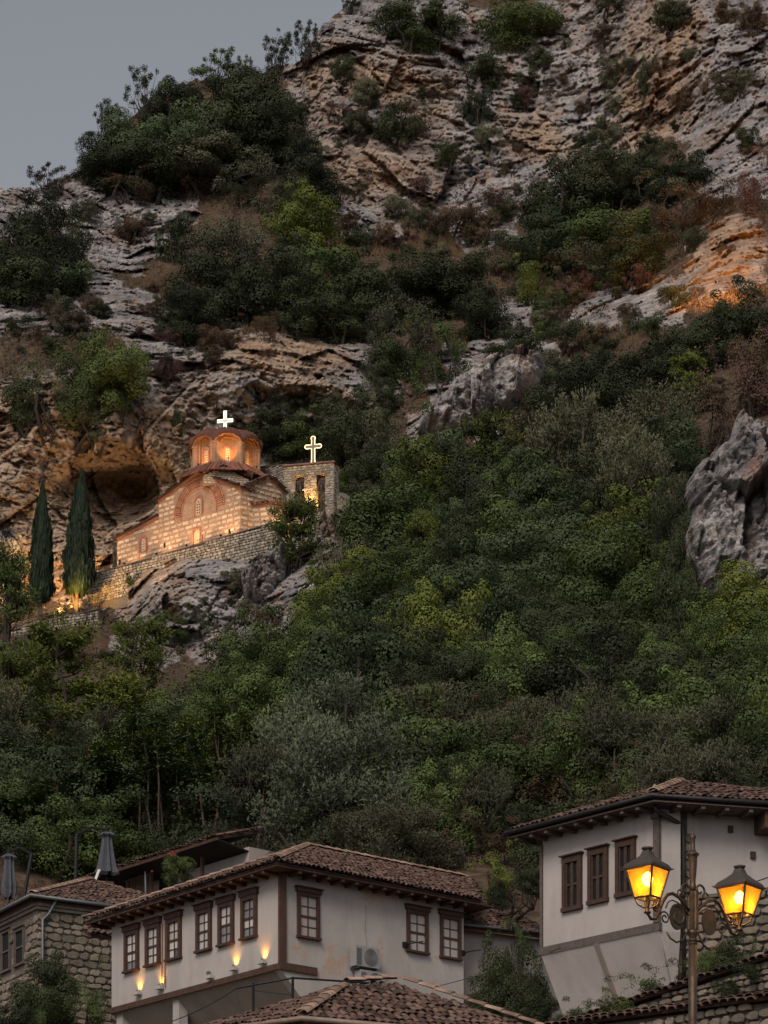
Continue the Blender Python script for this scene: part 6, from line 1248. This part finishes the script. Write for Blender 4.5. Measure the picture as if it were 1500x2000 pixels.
# ---- plants among the houses
for a in [('broad',105,1868,150,140,'dark','dark climbing bush against the stone house corner',101),('loose',165,1870,110,130,'green','green creeper between the stone house and the white house',100.5),('shrub',25,1960,100,60,'dark','dark bush in the bottom left corner',98),('loose',95,1935,120,90,'green','leafy vine low in front of the stone house',99.5),
  ('broad',1000,1820,140,190,'dark','dense dark citrus tree between the white and shuttered houses',84),('loose',1000,1795,60,110,'green','upright leafy shoot above the dense citrus tree',83.5),('broad',1040,1920,110,110,'dark','dark shrub at the foot of the citrus tree',80),('broad',960,1900,100,120,'dark','dark lower lobe of greenery left of the citrus tree',84),
  ('loose',1165,1935,110,60,'green','left end of the vine along the tile topped wall',64),('loose',1240,1905,140,85,'green','vine hump under the bay of the shuttered house',64),('loose',1310,1880,120,90,'dark','vine clump just left of the lamp post',63),('broad',1425,1825,130,110,'dark','dark vine right of the lamp post below the right lantern',61.5),('loose',1490,1800,130,110,'green','vine at the right edge above the boundary wall',60),('loose',1385,1860,90,80,'green','vine tangle between the lamp post and the right edge',61.5),
  ('loose',1130,1955,110,55,'dark','low vine spilling over the boundary wall at its left end',60.5),('loose',1200,1935,110,60,'green','vine spilling over the boundary wall below the bay',60),('loose',1445,1880,110,70,'dark','dark vine hanging over the boundary wall near the right edge',57.5),('loose',1000,1690,110,70,'dark','dark bush peeping over the annex roof',100),('shrub',1040,1700,70,40,'dark','small bush behind the annex ridge',99),('loose',960,1640,120,90,'yellow','yellow green bush behind the end of the white house roof',108)]:
    plant(*a[:6], a[6], D=a[7], sink=.25)

# ------------------------------------------------------------------ street lamp
DL = 28.0; sL = DL/F; lp = at(1353, 2000, DL); gz = .8
M_IRON = simple('dark_cast_iron', (.085,.062,.042), .42, .3, 14, .25, metal=.55); M_CAP = simple('lantern_cap_grey', (.07,.058,.05), .6, .2, 9, .1, metal=.2)
sl_ = empty('street_lamp', (lp[0], lp[1], gz), 'ornate double street lamp with two lit amber lanterns', 'street lamp')
def yz(y): return EYE+(HZ-y)*sL
pc = np.array([lp[0], lp[1], 0.])
def prof(lst): return [(yz(y), h*sL) for y, h in lst]
MB().lathe(pc, prof([(1846,8.6),(2002,8.6),(2060,9)][::-1])[:], 16).build('post', M_IRON, sl_, True)
MB().lathe(pc, [(gz-.2,.2),(gz+.15,.2),(gz+.25,.14),(gz+.9,.12),(gz+1.0,.09),(yz(2059),.05)], 16).build('post_base', M_IRON, sl_)
MB().lathe(pc, prof([(1846,8),(1844,9.2),(1842,9.2),(1840,7.6),(1838,9.2),(1835,9.2),(1833,7),(1828,8.4),(1823,10.2),(1820,10.2),(1816,9)]), 18).build('collar', M_IRON, sl_)
MB().lathe(pc, prof([(1817,10.5),(1816,11.6),(1746,11.6),(1742,10),(1740,7)]), 24, .16, 1).build('fluted_column', M_IRON, sl_)
MB().lathe(pc, prof([(1740,7.4),(1732,7),(1724,5.6),(1718,6),(1707,7.2),(1691,8.4),(1676,9),(1672,10),(1670,13),(1667,12),(1665,8),(1662,6.6),(1659,5),(1640,4.6),(1636,6.6),(1633,6.2),(1630,3.2),(1626,2.4),(1617,.3)]), 16).build('finial', M_IRON, sl_, True)
ad = np.array([math.cos(math.radians(38)), math.sin(math.radians(38)), 0])
def arm_to(cx, cy_mount, sg):
    """S shaped scroll arm from column to the lantern foot, with scrollwork"""
    k = (cx-750)/F; t = (k*pc[1]-pc[0])/(ad[0]-k*ad[1]); foot = pc+ad*t; foot[2] = EYE+(HZ-cy_mount)/F*foot[1]; L = abs(t); e = ad*(1 if t > 0 else -1); z0 = foot[2]
    def q(a, b): return pc+e*(a*L)+np.array([0,0,z0+b*L])
    MB().tube([q(a,b) for a,b in ((.10,.18),(.2,.28),(.32,.36),(.45,.40),(.56,.36),(.66,.24),(.74,.08),(.82,-.06),(.92,-.08),(1.0,.0),(1.0,.16))], [.013,.014,.015,.016,.016,.016,.016,.016,.015,.014,.013], 8).build('scroll_arm', M_IRON, sl_, True)
    def scroll(c, r, turns, name, w=.009, s0=0., dirn=1):
        MB().tube([q(c[0]+dirn*math.cos(s0+2*math.pi*turns*i/28)*r*(1-.75*i/28)/L, c[1]+math.sin(s0+2*math.pi*turns*i/28)*r*(1-.75*i/28)/L) for i in range(29)], w, 6).build(name, M_IRON, sl_, True)
    scroll((.34,.04), .105, 1.0, 'scroll', .010, 1.2); scroll((.8,.14), .05, 1.5, 'scroll', .009, 2.6, -1); scroll((.62,-.02), .06, 1.4, 'scroll', .008, .5); scroll((.15,.50), .07, 1.2, 'scroll', .011, -1.4); scroll((.26,.42), .05, 1.2, 'scroll', .009, -1.2)
    ring = [q(.34+math.cos(a)*.115/L*.8, .04+math.sin(a)*.12/L) for a in np.linspace(0, 2*math.pi, 20, endpoint=False)]; MB().prism(ring, np.array([e[1], -e[0], 0])*.012).build('medallion', M_IRON, sl_)
    MB().tube([q(a,b) for a,b in ((.10,-.15),(.22,-.32),(.36,-.38),(.5,-.33),(.58,-.24))], .009, 6).build('lower_scroll', M_IRON, sl_, True)
    MB().tube([q(a,b) for a,b in ((.10,.1),(.2,.2),(.34,.27),(.46,.29),(.55,.24),(.6,.14))], .007, 5).build('inner_rib', M_IRON, sl_, True)
    return foot
M_BULB = emit('lamp_bulb', (1,.66,.24), 22)
def ambermat():
    m = bpy.data.materials.new('amber_lantern_glass'); m.use_nodes = True; nt = m.node_tree; nt.nodes.remove(nt.nodes['Principled BSDF']); g = geo(nt)
    tr = N(nt, 'BsdfTranslucent'); nt.links.new(ramp(nt, noise(nt, 7, 4, .6, g.outputs['Position']), [(.3,(.80,.36,.035)),(.7,(.95,.50,.06))]), tr.inputs[0]); tp = N(nt, 'BsdfTransparent'); tp.inputs[0].default_value = (1,.72,.25,1); gl = N(nt, 'BsdfGlossy'); gl.inputs['Roughness'].default_value = .15
    a = N(nt, 'MixShader'); a.inputs[0].default_value = .6; nt.links.new(tr.outputs[0], a.inputs[1]); nt.links.new(tp.outputs[0], a.inputs[2]); b = N(nt, 'MixShader'); b.inputs[0].default_value = .06; nt.links.new(a.outputs[0], b.inputs[1]); nt.links.new(gl.outputs[0], b.inputs[2])
    nt.links.new(b.outputs[0], nt.nodes['Material Output'].inputs[0]); return m
M_AMB = ambermat()
def lantern(cx, ys, sg, k=1.0):
    """ys: rows of foot, glass bottom, glass top, roof shoulder, neck, knob top"""
    foot = arm_to(cx, ys[0]+8, sg); d = foot[1]; s_ = d/F; c = np.array([foot[0], foot[1], 0.]); z = lambda y: EYE+(HZ-y)*s_
    lan = empty_part('lantern', sl_); ro = math.radians(38+14); ax = np.array([math.cos(ro), math.sin(ro), 0]); ay = np.array([-ax[1], ax[0], 0])
    def sq(hw, zz): return [c+ax*hw*i+ay*hw*j+np.array([0,0,zz]) for i, j in ((-1,-1),(1,-1),(1,1),(-1,1))]
    W1, W0 = 30.5*s_*k, 18*s_*k; zt, zb = z(ys[2]), z(ys[1]); top, bot = sq(W1, zt), sq(W0, zb)
    for i in range(4):
        j = (i+1) % 4; MB().add([bot[i], bot[j], top[j], top[i]], [(0,1,2,3)]).build('glass_pane', M_AMB, lan); MB().tube([bot[i], top[i]], .011, 6).build('corner_bar', M_IRON, lan); MB().tube([bot[i], bot[j]], .010, 6).build('bottom_rail', M_IRON, lan); MB().tube([top[i], top[j]], .014, 6).build('top_rail', M_IRON, lan)
        p = bot[i]; q_ = c+(p-c)*.45; MB().tube([p, [p[0]*.75+c[0]*.25, p[1]*.75+c[1]*.25, (zb+z(ys[0]))*.5-.01], [c[0]*.7+p[0]*.3, c[1]*.7+p[1]*.3, z(ys[0])+.015], [c[0], c[1], z(ys[0])+.012]], .008, 6).build('foot_scroll', M_IRON, lan, True)
        tip = c+(top[i]-c)*1.22; tip[2] = zt+.012; MB().tube([top[i], tip], [.012,.004], 5).build('corner_spike', M_IRON, lan)
    V = []; rows = [(W1*1.10, zt), (W1*1.10, zt+.02), (W1*.98, z(ys[2]-10)), (W1*.62, z(ys[3])), (W1*.34, z(ys[3]-9)), (W1*.22, z(ys[4]))]
    for hw_, zz_ in rows: V += sq(hw_, zz_)
    Fc = [(r*4+i, r*4+(i+1)%4, (r+1)*4+(i+1)%4, (r+1)*4+i) for r in range(len(rows)-1) for i in range(4)] + [(20,21,22,23)]; MB().add(V, Fc).build('cap', M_CAP, lan)
    MB().lathe(c, [(z(ys[4])-.005,.03),(z(ys[4]-2),.05),(z(ys[4]-5),.058),(z(ys[4]-7),.03),(z(ys[5]+2),.026),(z(ys[5]),.008)], 12).build('vent_knob', M_CAP, lan, True)
    MB().lathe(c, [(z(ys[0]+8),.03),(z(ys[0]+5),.034),(z(ys[0]+3),.02),(zb-.03,.014),(zb+.05,.014),(zb+.06,.026),(zb+.10,.02)], 10).build('lamp_holder', M_IRON, lan, True)
    bc = c+np.array([0,0,zt-.085]); MB().lathe(bc, [(-.07,.012),(-.045,.04),(0,.052),(.04,.035),(.06,.01)], 12).build('bulb', M_BULB, lan, True); lamp('lantern_light', 'POINT', c+np.array([0,0,zt-.17]), 12, (1,.44,.07), sl_, None, .05)
def empty_part(name, par): o = link(bpy.data.objects.new(name, None)); o.parent = par; ORG[o] = ORG[par]; return o
lantern(1264.5, (1776,1754,1698,1680,1661,1653), -1, 1.0); lantern(1444.5, (1810,1787,1735,1716,1697,1689), 1, 1.05)

# ------------------------------------------------------------------ look-alikes that share a description are told apart by their order
_same = {}
for o in SC.objects:
    if o.parent is None and 'label' in o and o.get('kind') is None: _same.setdefault(o['label'], []).append(o)
ORD = ['leftmost', 'second from left', 'third from left', 'fourth from left', 'fifth from left', 'sixth from left', 'seventh from left', 'eighth from left', 'ninth from left', 'tenth from left']
for lb, os_ in _same.items():
    if len(os_) < 2: continue
    os_.sort(key=lambda o: o.location.x/max(1, o.location.y))
    for i, o in enumerate(os_):
        t = ('left one of two' if i == 0 else 'right one of two') if len(os_) == 2 else ('rightmost' if i == len(os_)-1 else ORD[min(i, 9)])
        words_ = (lb + ', ' + t).split(); o['label'] = ' '.join(words_) if len(words_) <= 16 else ' '.join(lb.split()[:16-len(t.split())]).rstrip(',') + ', ' + t
